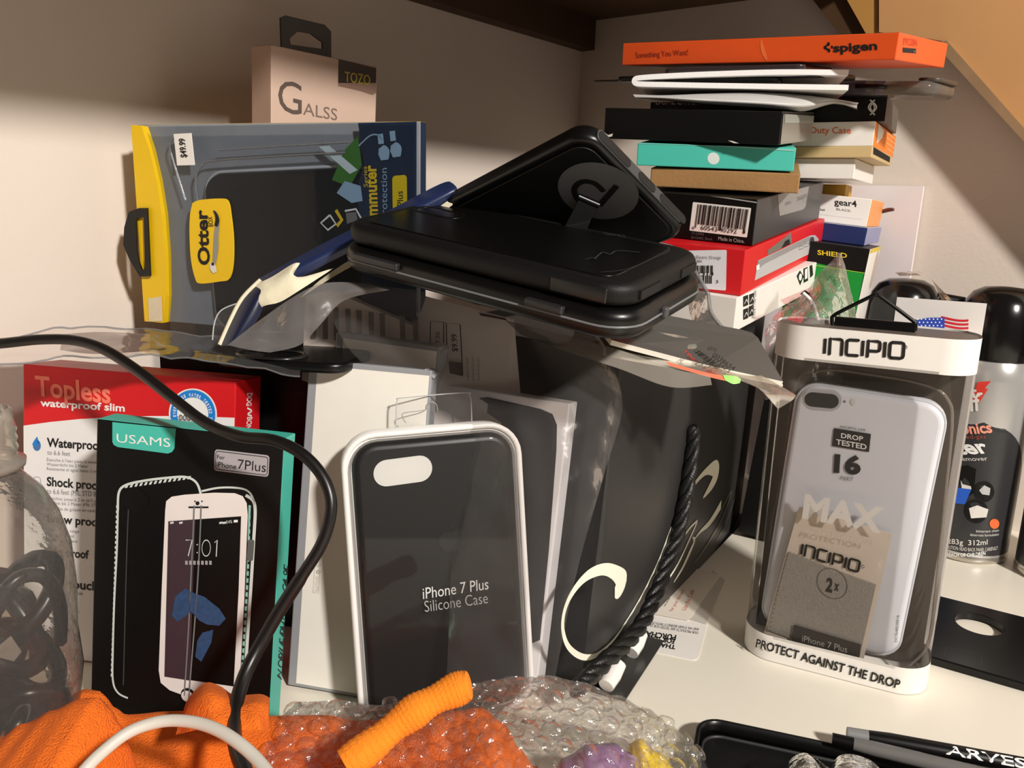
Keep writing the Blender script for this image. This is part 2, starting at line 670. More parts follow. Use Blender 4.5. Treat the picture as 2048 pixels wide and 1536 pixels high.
b.ppoly(R, [(1509, 561), (1516, 521), (1620, 471), (1630, 470), (1637, 478), (1635, 494), (1628, 503)], LG)
b.ppoly(R, [(1513, 540), (1516, 522), (1618, 473), (1628, 474), (1610, 487), (1530, 527)], mat('mid_grey_print', (150, 148, 150), .45), lift=.0002)
for x, y in ((1601, 495), (1612, 490)):
    b.rr(R, (x - 4, y + 5), (x + 5, y + 2), (x - 4, y - 2), .0007, INK, lift=.0003, inner=.0003)
b.ell(R, (1623, 484), (1628, 482), (1623, 474), mat('dark_grey_print', (70, 70, 74), .5), lift=.0003)
b.rr(R, (1512, 541), (1518, 538), (1512, 531), .0003, WINK, lift=.0003)
b.ppoly(R, [(1536, 500), (1582, 462), (1584, 486), (1534, 511)], mat('window_grey', (120, 116, 110), .3))
b.ppoly(R, [(1562, 497), (1570, 482), (1578, 478), (1580, 488)], INK, lift=.0002)
done(b, 'phone_accessory_box', M, 'red box with a grey phone print, under the black barcode box', group=PILE)

# black box with the big barcode
w, d, h = .0900, .1772, .0286
M = pose_t(.1097, .5450, .2539, -.555)
F = faces(M, w, d, h)
b = MB(); b.box(w, d, h, BLACK, sides={'right': mat('dark_grey_card', (52, 52, 53), .35)})
f = F['front']
b.rr(f, (1379, 461), (1494, 475), (1386, 404), .0006, WHITE)
rnd = random.Random(4)
a, bb, c = f.px(1390, 452), f.px(1491, 464), f.px(1396, 408)
x = 0.0
wds = [1, 1, 2, 1, 3, 2, 1, 1, 4, 1, 1, 2, 2, 1, 1, 1, 3, 1, 2, 1, 1, 4, 2, 1, 1, 2, 3, 1, 1, 1, 2, 1]
tot = sum(wds) + 31 * 1.45
for i, k in enumerate(wds):
    k0, k1 = x / tot, (x + k) / tot
    long = i < 2 or i > 29 or i in (15, 16)
    base = -.07 if long else .10
    b.poly(f, [a + (bb - a) * k0 + (c - a) * base, a + (bb - a) * k1 + (c - a) * base, a + (bb - a) * k1 + (c - a), a + (bb - a) * k0 + (c - a)], INK, .0004)
    x += k + (1, 2, 1, 2, 1.25)[i % 5]
b.text(f, '6', (1384, 458), (1389, 458.6), (1384.5, 452), INK, lift=.0004)
b.text(f, '60543', (1402, 459), (1435, 463), (1402.5, 450), INK, lift=.0005)
b.text(f, '40292', (1440, 463), (1474, 467), (1440.5, 454), INK, lift=.0005)
b.text(f, '3', (1486, 467), (1491, 467.6), (1486.5, 460), INK, lift=.0004)
DG = mat('dim_print', (96, 94, 92), .5)
b.text(f, '77-53996', (1383, 469), (1408, 471), (1383, 464), DG)
b.text(f, '20-52402_RevA', (1382, 477), (1425, 481), (1382, 472), DG)
b.text(f, 'Made in China.', (1437, 480), (1489, 486), (1437, 473), mat('pale_print', (176, 174, 170), .5))
r = F['right']
b.ppoly(r, [(1559, 432), (1555, 390), (1618, 371), (1611, 413), (1606, 419)], mat('tape_grey', (128, 126, 124), .25))
b.text(r, 'GORILLA', (1570, 411), (1582, 407), (1570, 405), GREYINK, lift=.0003)
b.text(r, 'ZAGGBOX', (1594, 402), (1614, 394), (1594, 394), GREYINK, lift=.0003)
b.stroke(f, [(1318, 377), (1420, 391), (1514, 405)], .0007, mat('worn_edge', (170, 168, 164), .6), lift=.0003)
done(b, 'phone_accessory_box', M, 'black box with a large white barcode label, between the red and brown boxes', group=PILE)

# brown kraft box
w, d, h = .0941, .125, .0122
M = pose_t(.1319, .5465, .2859, -.30)
b = MB(); b.box(w, d, h, KRAFT, bevel=.0008)
done(b, 'kraft_box', M, 'thin plain brown cardboard box under the turquoise box', group=PILE)

# turquoise box with a dot
w, d, h = .0989, .125, .0143
M = pose_t(.1246, .5456, .2992, -.27)
F = faces(M, w, d, h)
b = MB(); b.box(w, d, h, TEAL)
b.ell(F['front'], (1427, 317), (1439, 317.5), (1427, 305), mat('dot_white', (214, 224, 220), .5))
b.stroke(F['front'], [(1277, 286), (1430, 291), (1589, 301)], .0008, mat('pale_teal', (150, 206, 196), .5), lift=.0003)
done(b, 'phone_accessory_box', M, 'turquoise box with a white dot on its front edge', group=PILE)

# black box with a clear end
w, d, h = .1153, .12, .0196
M = pose_t(.1070, .5475, .3153, -.474)
F = faces(M, w, d, h)
b = MB(); b.box(w, d, h, BLACK)
f = F['front']
TORN = mat('torn_paper', (226, 222, 214), .8)
b.ppoly(f, [(1205, 264), (1216, 270), (1226, 267), (1224, 273), (1206, 275)], TORN)
b.ppoly(f, [(1456, 281), (1465, 282), (1478, 288), (1482, 293), (1468, 289)], TORN)
b.ppoly(F['right'], [(1562, 228), (1560, 289), (1620, 282), (1627, 233)], mat('frosted_end', (134, 128, 118), .25), lift=.0003)
b.ppoly(F['right'], [(1569, 228), (1568, 246), (1626, 246), (1627, 232)], mat('frosted_end_top', (164, 166, 158), .25), lift=.0005)
done(b, 'phone_accessory_box', M, 'black box with a frosted end, torn along its lower edge, on the turquoise box', group=PILE)

# grey poly mailer (lies wavy on the black box)
MAILER = mat('mailer_film', (188, 186, 184), .4, bump=.3, bscale=60)
top = [(1268, 189, .545), (1330, 191, .55), (1420, 187, .55), (1530, 184, .55), (1612, 190, .55), (1668, 198, .55), (1715, 205, .55)]
low = [(1270, 196, .54), (1330, 199, .535), (1420, 209, .535), (1520, 216, .535), (1600, 222, .54), (1668, 206, .545), (1714, 217, .548)]
mid_ = [(1269, 193, .530), (1330, 194, .522), (1420, 197, .520), (1525, 201, .520), (1605, 207, .524), (1668, 202, .538), (1714, 211, .545)]
back = [(1290, 200, .63), (1350, 203, .65), (1430, 202, .66), (1530, 202, .66), (1600, 206, .66), (1650, 210, .65), (1690, 214, .64)]
b = MB()
g = rowgrid([WP(*back), WP(*top), WP(*mid_), WP(*low), WP(*[(x, y + 2, .62) for x, y, d_ in low])], 42, 24, .0012, 3, 40)
b.grid(g, MAILER)
done(b, 'poly_mailer', Matrix(), 'flat grey plastic mailer with crimped edges lying over the black box', 'envelope', PILE)

# white folded wallet case
M = pose_t(.1385, .5600, .3445, -.27, .05, -.005)
f0 = Face(M, (0, 0, 0), (1, 0, 0), (0, 0, 1))
b = MB()
WC = mat('white_leather', (238, 236, 234), .5, bump=.2, bscale=900)
prof = [(1697, 145), (1560, 144), (1420, 148), (1330, 152), (1285, 155), (1270, 158), (1270, 166), (1285, 168), (1330, 169), (1430, 171), (1560, 173), (1697, 175)]
P = [f0.px(*q) for q in prof]
P = spline(P, 4)
th, dep = .0016, .085
rings = []
for i, p in enumerate(P):
    t = (P[min(i + 1, len(P) - 1)] - P[max(i - 1, 0)]).normalized()
    nn = Vector((-t.y, t.x)) * th
    rings.append([f0.p(p.x + nn.x, p.y + nn.y), f0.p(p.x - nn.x, p.y - nn.y), f0.p(p.x - nn.x, p.y - nn.y, -dep), f0.p(p.x + nn.x, p.y + nn.y, -dep)])
b.loft(rings, WC, smooth=False)
wallet = root('wallet_case', M, 'white folded flip wallet case standing open like a book in the pile', 'phone case', PILE)
b.build('leather_cover', wallet)
b = MB()
c0 = f0.px(1480, 160)
b.slab(.085, .07, .0045, .008, BPLA, M=Matrix.Translation(f0.p(c0.x - .016, c0.y - .0022, -.043)))
b.build('inner_shell', wallet)

# flat clear pack with a black card above the wallet
M = pose_t(.1420, .5700, .3585, -.66, .105, -.03)
b = MB()
b.slab(.150, .080, .0036, .006, BPLA, M=Matrix.Translation((-.026, .05, 0)))
pk = root('blister_pack', M, 'flat black blister pack directly under the long orange box', 'package', PILE)
b.build('black_tray', pk)
b = MB()
b.slab(.10, .06, .0042, .006, mat('smoky_blister', (52, 46, 48), .15), M=Matrix.Translation((-.010, .036, .0037)))
b.build('blister_dome', pk)
b = MB()
b.slab(.07, .035, .0016, .004, mat('grey_header', (86, 78, 70), .5), M=Matrix.Translation((-.105, .055, .001)))
b.build('header_card', pk)

# long orange box on top
w, d, h = .1965, .0960, .0152
M = pose_t(.1466, .5804, .3698, -.726)
F = faces(M, w, d, h)
b = MB(); b.box(w, d, h, ORANGE, sides={'top': BLACK})
f = F['front']
b.text(f, 'Something You Want!', (1272, 116), (1377, 110), (1271, 105), mat('red_brown_ink', (140, 40, 24), .6))
b.text(f, 'spigen', (1667, 104), (1755, 99), (1666, 88), INK, bold=.03)
for x, y, r in ((1650, 95, 2.6), (1657, 88, 3), (1658, 101, 3), (1664, 94, 2.2)):
    b.ell(f, (x, y), (x + r, y), (x, y - r - 1), INK)
b.stroke(f, [(1656, 89), (1651, 95), (1658, 101)], .0012, INK)
b.stroke(f, [(1523, 80), (1524, 92), (1528, 106), (1534, 120)], [.001, .0022, .0026, .0012], mat('bright_orange', (255, 120, 60), .4))
r = F['right']
b.rr(r, (1805, 105), (1832, 107), (1805, 95), .0002, INK)
b.text(r, '45F', (1825, 105), (1831, 105.5), (1825, 101), GREYINK, lift=.0004)
b.text(r, 'IP7PCS20846', (1806, 90), (1834, 92), (1806, 76), mat('dark_orange_ink', (196, 60, 20), .6))
done(b, 'phone_accessory_box', M, 'long orange box with black lettering, topmost of the piles', group=PILE)

# ------------------------------------------------------------------ back pile
def sc(x, y, z, k=1.06): return (x * k, y * k, CAMH + (z - CAMH) * k)


# tall green and black box
w, d, h = .055, .090, .2494
x, y, z = sc(.2063, .611, .2329)
M = pose(x + .0038, y - .0020, .0026, -.489, 0, .085)
F = faces(M, w, d, h)
b = MB(); b.box(w, d, h, BLACK, sides={'right': WHITE})
f, r = F['front'], F['right']
b.poly(f, [Vector((0, .165)), Vector((w, .165)), f.px(1728, 547), Vector((0, f.px(1728, 547).y + .004))], mat('green_print', (16, 142, 50), .45))
b.stroke(f, [(1627, 530), (1690, 540), (1735, 547)], .0006, mat('yellow_green', (150, 190, 50), .5), lift=.0003)
b.text(f, 'SHIELD', (1635, 509), (1694, 516), (1635, 500), mat('yellow_ink', (224, 196, 40), .5), bold=.02)
nx, ny = r.px(1748, 540)
b.poly(r, [Vector((nx + .016 * cos(t), ny + .016 * sin(t))) for t in [k * pi / 12 for k in range(-12, 13)]][3:22], mat('notch_shade', (196, 178, 160), .6))  # thumb notch drawn flat, its shade put into the colour
b.poly(r, [Vector((.004, h - .0035)), Vector((d, h - .0035)), Vector((d, h)), Vector((.004, h))], mat('yellow_ink', (224, 196, 40), .5))
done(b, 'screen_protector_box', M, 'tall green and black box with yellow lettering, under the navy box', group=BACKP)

x, y, z = sc(.2166, .6467, .2508)
w, d, h = .106, .1155, .0142
M = pose(x, y, z + .0047, -.497, 0, .085)
b = MB(); b.box(w, d, h, mat('navy_card', (32, 46, 98), .45), sides={'right': mat('lavender_card', (150, 152, 190), .5), 'top': mat('navy_lid', (190, 188, 200), .5)})
done(b, 'phone_accessory_box', M, 'thin navy blue box with a lavender end, under the white and orange box', group=BACKP)

x, y, z = sc(.2218, .6594, .2643)
w, d, h = .106, .1115, .022
M = pose(x, y, z + .0050, -.493, 0, .085)
F = faces(M, w, d, h)
b = MB(); b.box(w, d, h, WHITE, sides={'right': mat('light_orange_card', (250, 164, 86), .45)})
f = F['front']
b.text(f, 'gear4', (1669, 409), (1714, 414), (1668, 397), INK, bold=.012)
b.text(f, 'BLACK', (1673, 420), (1702, 424), (1673, 416), GREYINK)
b.text(f, '360', (1640, 421), (1650, 422), (1640, 417), INK)
for i in range(24):
    px = 1640 + i * 3.6
    b.rr(f, (px, 429.5 + i * .42), (px + 1.8, 429.7 + i * .42), (px, 428.5 + i * .42), .00002, mat('pale_grey_ink', (190, 188, 186), .6))
done(b, 'phone_accessory_box', M, 'white box with an orange end and a black word, on the navy box', group=BACKP)
# hanging loop sticking out of that box's end
q = at_d(1757, 428, .760)
b = MB()
leaf = [at_d(1750, 428, .757), at_d(1762, 424, .752), at_d(1776, 420, .748), at_d(1788, 419, .745)]
b.tube(spline(leaf, 5), [.0009 + .0028 * sin(pi * min(1, k / 15 * .8)) for k in range(16)], mat('rust_brown', (96, 46, 30), .4, var=.4, scale=400), n=10, flat=.5)
done(b, 'brown_tassel', Matrix(), 'small brown feather-shaped tag poking out beside the orange box end', 'tag')

# yellow-brown box end
M = pose(.2560, .7420, .2864, -.50)
b = MB(); b.box(.060, .040, .0128, mat('ochre_card', (200, 150, 50), .6, var=.15))
done(b, 'padded_envelope', M, 'ochre yellow packet with its end sticking out behind the white box', 'package', BACKP)

x, y, z = sc(.1613, .6497, .2983)
x, y = x + .0219, y - .0131
w, d, h = .140, .0950, .0150
M = pose(x, y, z, -.54)
b = MB(); b.box(w, d, h, WHITE)
done(b, 'phone_accessory_box', M, 'plain white box under the thin tan box in the back pile', group=BACKP)

x, y, z = sc(.1682, .6399, .3127)
x, y = x + .0219, y - .0131
w, d, h = .140, .105, .0082
M = pose(x, y, z, -.542)
F = faces(M, w, d, h)
b = MB(); b.box(w, d, h, mat('tan_card', (206, 180, 130), .6))
b.ppoly(F['right'], [(1747, 294), (1746, 308), (1779, 325), (1780, 314)], INK)
done(b, 'phone_accessory_box', M, 'thin tan box with a black end panel, under the white and orange box', group=BACKP)

x, y, z = sc(.1685, .6407, .3206)
x, y = x + .0219, y - .0131
w, d, h = .140, .123, .0178
M = pose(x, y, z, -.533)
F = faces(M, w, d, h)
b = MB(); b.box(w, d, h, WHITE, sides={'right': mat('bright_orange_card', (248, 140, 58), .45)})
b.text(F['front'], 'Heavy Duty Case', (1570, 266), (1702, 267), (1570, 254), mat('orange_ink', (230, 110, 50), .6), bold=.012)
r = F['right']
b.ppoly(r, [(1757, 247), (1753, 288), (1764, 276), (1768, 262)], WHITE)
for i in range(4):
    b.stroke(r, [(1772 + i * .6, 264 + i * 11), (1789, 278 + i * 10)], .0008, mat('peach_print', (252, 190, 130), .5), sub=1)
done(b, 'phone_accessory_box', M, 'white box with an orange end and orange words about a heavy duty case', group=BACKP)

x, y, z = sc(.1772, .6382, .3376)
w, d, h = .183, .0967, .0184
M = pose(x, y, z, -.502)
F = faces(M, w, d, h)
b = MB(); b.box(w, d, h, BLACK, sides={'right': mat('grey_sleeve', (112, 106, 98), .25)})
f = F['front']
for s in (-1, 1):
    b.stroke(f, [(1745 - s * 5, 200), (1745 + s * 3, 206), (1745 + s * 8, 214.5), (1745 + s * 3, 223), (1745 - s * 5, 230)], .0009, WINK)
    b.stroke(f, [(1745 - s * 3, 205), (1745 + s * 2.5, 210), (1745 + s * 4, 214.8), (1745 + s * 2.5, 220), (1745 - s * 3, 225)], .0008, WINK)
b.text(f, 'DUAL LAYER', (1312, 209), (1400, 209), (1312, 196), mat('pale_print', (176, 174, 170), .5), bold=.02)
done(b, 'phone_accessory_box', M, 'black box with a white woven emblem, on the white and orange box', group=BACKP)
# clear sleeve end of that box
b = MB()
b.plate([at_d(1777, 194, .70), at_d(1797, 216, .715), at_d(1793, 266, .72), at_d(1771, 241, .70)], .0008, mat('sleeve_grey', (126, 120, 112), .2))

# blue pack with a grey pattern label
M = pose(.205, .690, .3602, -.50)
w, d, h = .14, .07, .0125
F = faces(M, w, d, h)
b = MB(); b.box(w, d, h, mat('indigo_card', (62, 58, 110), .4), bevel=.001)
f = F['front']
b.rr(f, (1731, 183), (1768, 185), (1731, 152), .0006, mat('label_grey', (168, 164, 152), .5))
done(b, 'screen_protector_box', M, 'small indigo pack with a grey label, under the clear dome', group=BACKP)

# clear dome blister hanging out on the right
M = pose_t(.2350, .6180, .3640, -.70, .09, .02)
bl = root('blister_pack', M, 'clear domed blister pack with a black shape jutting out under the orange box', 'package', BACKP)
b = MB()
b.slab(.10, .06, .010, .012, film('blister_film', tint=(200, 194, 186), haze=.22, gloss=.8, rough=.08, body=(170, 164, 156)), fil=.004, M=Matrix.Translation((.005, .035, -.006)))
b.build('clear_dome', bl)
b = MB()
b.slab(.022, .012, .003, .005, BPLA, M=Matrix.Translation((.012, .006, -.002)))
b.slab(.016, .050, .003, .006, mat('dark_cutout', (70, 62, 54), .4), M=Matrix.Translation((.048, .035, .0032)))
b.build('black_insert', bl)

# white board leaning on the back wall
pts = [at_n(1846, 372, NB, .822), at_n(1822, 585, NB, .818)]
pr = pts[0]
e = pr.dot(NL)
b = MB()
FB = mat('foam_board', (240, 230, 230), .5)
def nbp(a, c, z): return NL * a + NB * c + Vector((0, 0, z))
b.plate([nbp(e - .19, .812, 0), nbp(e, .812, 0), nbp(e, .824, pr.z), nbp(e - .19, .824, pr.z)], .004, FB)
done(b, 'foam_board', Matrix(), 'white foam board leaning upright against the wall behind the back pile', 'board')

# ------------------------------------------------------------------ left: boxes by the wall
# added as a support: black carton behind the red box, and what lies on it
M = pose(-.168, .4860, 0, -.14)
b = MB(); b.box(.100, .055, .1770, BLACK)
done(b, 'support_carton', M, 'large black carton added as a support behind the red and white box, mostly hidden', group=None)
M = pose(-.172, .5685, 0, -.33)  # second carton, added as a support under the yellow package
b = MB(); b.box(.128, .055, .1840, BLACK)
done(b, 'support_carton', M, 'black carton added as a hidden support underneath the yellow and clear case package')

# screen protector box with hanger (behind)
w, d, h = .0988, .0218, .190
M = pose(-.1486, .6314, .1820, .9375, -.0453, 0)
F = faces(M, w, d, h)
gb = root('screen_protector_box', M, 'beige screen protector box with black hanger standing behind the yellow package', 'box')
b = MB()
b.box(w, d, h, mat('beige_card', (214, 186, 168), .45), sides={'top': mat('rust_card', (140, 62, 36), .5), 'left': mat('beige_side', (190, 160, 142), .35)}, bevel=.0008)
f = F['front']
b.text(f, 'G', (556, 221), (603, 231), (556, 157), mat('taupe_ink', (96, 82, 74), .6))
b.text(f, 'ALSS', (606, 229), (674, 241), (606, 205), mat('taupe_ink2', (128, 110, 100), .6))
b.ppoly(f, [(677, 116), (752, 136), (752, 166), (676, 166)], mat('dark_label', (46, 34, 26), .35))
b.ppoly(f, [(676, 166), (752, 166), (752, 186), (744, 190), (720, 182), (676, 172)], mat('label_reflection', (150, 120, 104), .4))  # reflection along the foot of the dark label, painted as a tan band
b.text(f, 'TOZO', (689, 163), (740, 170), (689, 143), mat('gold_ink', (170, 150, 50), .5), bold=.01)
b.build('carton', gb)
b = MB()
c = f.px(628, 90)
o_ = [f.px(*q) for q in [(582, 96), (580, 34), (590, 29), (668, 48), (681, 62), (681, 116)]]
i_ = [f.px(*q) for q in [(600, 88), (598, 76), (614, 62), (640, 66), (664, 84), (664, 97)]]
vs = [f.o + f.u * q.x + f.v * q.y + f.n * z for z in (-.010, -.0115) for q in o_ + i_]
fs = []
for k, fl in ((0, 0), (12, 1)):
    for i in range(6):
        q = (k + i, k + (i + 1) % 6, k + 6 + (i + 1) % 6, k + 6 + i)
        fs.append(q if not fl else tuple(reversed(q)))
for i in range(6):
    fs.append((i, 12 + i, 12 + (i + 1) % 6, (i + 1) % 6))
    fs.append((6 + i, 6 + (i + 1) % 6, 18 + (i + 1) % 6, 18 + i))
b.add(vs, fs, BPLA)
tag(b.build('hanger_tab', gb), 'black hanger tab')

# yellow and clear phone case package lying on its side
w, d, h = .2056, .014, .130
M = pose(-.1562, .5209, .1859, -.3323, 0, -.0099)
F = faces(M, w, d, h)
f = F['front']
ot = root('phone_case_package', M, 'yellow and blue package with a clear window and hanger, resting by the left wall', 'package')
b = MB()
YB = YELLOW
def px2(fc, q): return fc.px(*q)
yb = [(262, 252), (296, 253), (312, 300), (326, 360), (337, 430), (343, 510), (344, 590), (340, 662), (338, 700), (296, 700)]
GB = mat('blue_grey_card', (150, 153, 158), .5, var=.12)
DB_ = mat('dark_blue_card', (20, 40, 66), .4, var=.3, scale=30)
b.box(w, d - .006, h, YB, at=(0, .006, 0), sides={'front': GB, 'right': DB_})
fb = Face(M, (-w / 2, .006, 0), (1, 0, 0), (0, 0, 1), (w, h))
b.build('carton', ot)
b = MB()
# yellow end, standing forward to the window
pts = [fb.px(*q) for q in yb]
pts = [Vector((min(max(q.x, 0), w), min(max(q.y, 0), h))) for q in pts]
b.plate([f.o + f.u * q.x + f.v * q.y for q in reversed(pts)], .0059, YB)
b.rr(f, (299, 646), (326, 642), (297, 597), .0002, mat('worn_sticker', (222, 208, 176), .7, var=.1, scale=300), lift=.0004)
tag(b.build('end_panel', ot), 'bright yellow end panel')
b = MB()
g = [f.o + f.u * q.x + f.v * q.y for q in [f.px(*q) for q in [(298, 254), (714, 247), (832, 246), (832, 700), (340, 700), (344, 590), (342, 510), (337, 430), (326, 360), (312, 300)]]]
b.add([p - Vector((0, .0003, 0)) for p in g], [tuple(range(len(g)))], film('package_window', tint=(205, 210, 216), haze=.02, gloss=.4, rough=.06, wrinkle=.12, wscale=20, body=(150, 158, 168)))
# moulded ridges
RID = film('window_ridge', tint=(215, 220, 226), haze=.18, gloss=.9, rough=.08)
for pl in ([(400, 420), (392, 360), (404, 332), (440, 320), (690, 305)], [(372, 400), (350, 330), (340, 290), (352, 270)], [(440, 300), (560, 292), (700, 284)]):
    P = [f.px(*q) for q in pl]
    b.tube(spline([f.p(q.x, q.y, .0002) for q in P], 5), .0007, RID, n=6)
b.build('clear_window', ot)
b = MB()
# the black case inside
c0 = fb.px(415, 352); c1 = fb.px(720, 338); c2 = fb.px(424, 640)
ang = math.atan2((c1 - c0).y, (c1 - c0).x)
SM = M @ Matrix.Identity(4)
wl_, hl_ = .120, .098
cen = fb.px(416, 352) + Vector((cos(ang), sin(ang))) * wl_ / 2 - Vector((-sin(ang), cos(ang))) * hl_ / 2
LM = Matrix.Translation(fb.p(cen.x, cen.y, .0003)) @ Matrix.Rotation(pi / 2, 4, 'X') @ Matrix.Rotation(ang, 4, 'Z')
b.slab(wl_, hl_, .0045, .012, BRUB, fil=.0015, M=LM)
cs = b.build('phone_case', ot)
b = MB()
b.frame(wl_ + .006, hl_ + .006, .0016, .015, .002, mat('white_edge', (200, 202, 206), .3), M=Matrix.Translation(Vector(fb.p(cen.x, cen.y, .0002))) @ Matrix.Rotation(pi / 2, 4, 'X') @ Matrix.Rotation(ang, 4, 'Z'))
b.build('inner_tray', ot)
b = MB()
f3 = Face(M, (-w / 2, -.0010, 0), (1, 0, 0), (0, 0, 1))
ylab = [(385, 406), (400, 400), (440, 397), (456, 402), (462, 430), (467, 480), (466, 530), (458, 558), (440, 563), (400, 567), (390, 556), (382, 520), (379, 470), (380, 430)]
P = spline([f3.px(*q) for q in ylab + ylab[:1]], 4)[:-1]
b.plate([f3.p(q.x, q.y) for q in reversed(P)], .0008, YELLOW)
f4 = Face(M, (-w / 2, -.0011, 0), (1, 0, 0), (0, 0, 1))
b.text(f4, 'Otter', (420, 530), (414, 419), (398, 530), INK, bold=.03)
b.text(f4, 'BOX', (427, 453), (425, 433), (418, 453), INK)
SIL = mat('otter_grey', (150, 150, 140), .6)
b.stroke(f4, [(428, 535), (432, 500), (433, 470), (436, 442), (433, 428), (428, 421)], [.0022, .0040, .0036, .0030, .0020, .0006], SIL, lift=.0003)
b.stroke(f4, [(431, 545), (427, 535), (426, 526)], [.0032, .0050, .0034], mat('otter_pale', (226, 224, 214), .6), lift=.0005)
b.ell(f4, (427, 528), (430, 528), (427, 525), INK, lift=.0007)
b.stroke(f4, [(433, 452), (436, 440), (433, 428), (428, 421)], [.0026, .0030, .0018, .0006], INK, lift=.0006)
b.build('brand_sticker', ot)
b = MB()
P = [(347, 268), (382, 266), (389, 330), (354, 331)]
b.plate([f3.p(*f3.px(*q)) for q in reversed(P)], .0005, WHITE)
b.text(f4, '$49.99', (374, 315), (370, 277), (362, 315), INK, bold=.02)
tag(b.build('price_sticker', ot), 'white price sticker')
b = MB()
# pictures and words on the blue card
fd = Face(M, (-w / 2, .0009, 0), (1, 0, 0), (0, 0, 1), (w, h))
b.plate([fd.p(*fd.px(*q)) for q in reversed([(716, 246), (835, 243), (835, 700), (722, 700), (724, 470), (712, 380), (728, 330)])], .0003, DB_)
f5 = Face(M, (-w / 2, .0007, 0), (1, 0, 0), (0, 0, 1))
PB = mat('pale_blue_print', (150, 182, 206), .5)
b.ppoly(f5, [(636, 291), (650, 284), (716, 340), (700, 348)], mat('white_blue_print', (208, 224, 226), .5), .0003)
b.ppoly(f5, [(664, 360), (690, 300), (716, 272), (724, 330), (700, 374)], mat('leaf_green', (60, 120, 40), .5), .0002)
b.ppoly(f5, [(674, 386), (690, 362), (722, 372), (726, 402), (704, 406)], PB, .0004)
for x, y in ((764, 290), (788, 284)):
    b.stroke(f5, [(x - 3, y - 22), (x - 1, y - 2)], .0036, PB, .0004)
    b.stroke(f5, [(x - 1, y + 4), (x + 4, y + 14), (x + 6, y + 30)], [.004, .0076, .005], PB, .0004)
b.stroke(f5, [(718, 292), (740, 272), (756, 270), (764, 280)], .0008, PB, .0004)
b.text(f5, 'Commuter', (757, 470), (752, 330), (735, 470), mat('yellow_print', (236, 200, 20), .5), bold=.03)
b.text(f5, 'Series', (736, 374), (734, 333), (728, 374), mat('yellow_print', (236, 200, 20), .5))
b.text(f5, 'protection', (775, 440), (774, 336), (762, 440), PB)
b.rr(f5, (786, 420), (815, 418), (785, 352), .002, mat('yellow_print2', (238, 206, 0), .5), lift=.0004)
b.text(f5, 'Plus', (808, 412), (806, 382), (796, 412), INK, lift=.0006)
fz = Face(M, (-w / 2, .0010, 0), (1, 0, 0), (0, 0, 1))
b.stroke(fz, [(660, 430), (642, 446), (656, 460), (672, 448), (660, 430)], .0012, WINK, sub=1)
b.stroke(fz, [(672, 420), (684, 440), (674, 452)], .0022, mat('yellow_print', (236, 200, 20), .5), sub=1)
b.stroke(fz, [(690, 422), (712, 418), (722, 436)], .0012, WINK, sub=1)
b.ppoly(fz, [(692, 426), (712, 424), (716, 440), (694, 448)], GREYINK)
b.build('printed_card', ot)
b = MB()
hp = [(281, 416), (297, 416), (303, 552), (282, 553), (262, 520), (249, 490), (251, 455), (260, 424)]
hi = [(277, 436), (290, 434), (293, 538), (286, 539), (279, 520), (276, 500), (275, 460), (274, 445)]
f6 = Face(M, (-w / 2, -.0012, 0), (1, 0, 0), (0, 0, 1))
A_ = [f6.px(*q) for q in hp]; B_ = [f6.px(*q) for q in hi]
vs = [f6.p(q.x, q.y, z) for z in (.0012, 0) for q in A_ + B_]
n = 8
fs = [(i, n + i, n + (i + 1) % n, (i + 1) % n) for i in range(n)] + [(16 + i, 16 + (i + 1) % n, 16 + n + (i + 1) % n, 16 + n + i) for i in range(n)]
fs += [(i, (i + 1) % n, 16 + (i + 1) % n, 16 + i) for i in range(n)] + [(8 + i, 24 + i, 24 + (i + 1) % n, 8 + (i + 1) % n) for i in range(n)]
b.add(vs, fs, BPLA)
tag(b.build('hanger', ot), 'black hanger loop')

# red and white box
w, d, h = .1281, .0318, .1726
M = pose(-.2201, .4294, .0006, -.1311, .0993, .0161)
F = faces(M, w, d, h)
b = MB(); b.box(w, d, h, RED, sides={'right': RED})
f = F['front']
arc = [(20, 856), (45, 851), (100, 844), (160, 838), (230, 834), (300, 832), (380, 832), (475, 836)]
P = [f.px(*q) for q in arc]
b.poly(f, [Vector((0, 0)), Vector((w, 0))] + [Vector((min(max(q.x, 0), w), q.y)) for q in reversed(P)], mat('white_print', (236, 234, 234), .45))
b.text(f, 'Topless', (72, 790), (222, 806), (70, 752), mat('salmon_ink', (250, 128, 104), .5), bold=.025)
b.text(f, 'waterproof slim', (81, 812), (250, 823), (81, 798), WINK, bold=.025)
BLU = mat('blue_print', (22, 128, 214), .5)
b.ell(f, (386, 828), (434, 830), (387, 777), WINK)
b.ell(f, (386, 828), (431, 830), (387, 780), BLU, lift=.0003, inner=.70)
b.ell(f, (386, 828), (434, 830), (387, 777), WINK, lift=.0004, inner=.96)
cpx = f.px(386, 828); rr_ = (f.px(425, 829) - cpx).length
for i, ch in enumerate('EVERY CASE WATER TESTED TO'):
    if ch == ' ': continue
    a = radians(190 - i * 8.2)
    q0 = cpx + Vector((cos(a + .05), sin(a + .05))) * rr_ * .86
    q1 = cpx + Vector((cos(a - .05), sin(a - .05))) * rr_ * .86
    q2 = q0 + Vector((cos(a), sin(a))) * rr_ * .15
    b.text(f, ch, q0, q1, q2, WINK, bold=.03, lift=.0005, metric=True)
b.text(f, 'DOG', (360, 840), (381, 841), (360, 829), INK, lift=.0005)
b.text(f, '&', (383, 840), (391, 841), (383, 829), mat('red_ink', (210, 40, 40), .5), lift=.0005)
b.text(f, 'BONE', (392, 841), (413, 842), (392, 830), INK, lift=.0005)
b.text(f, 'Waterproof', (94, 893), (205, 900), (94, 876), INK, bold=.03)
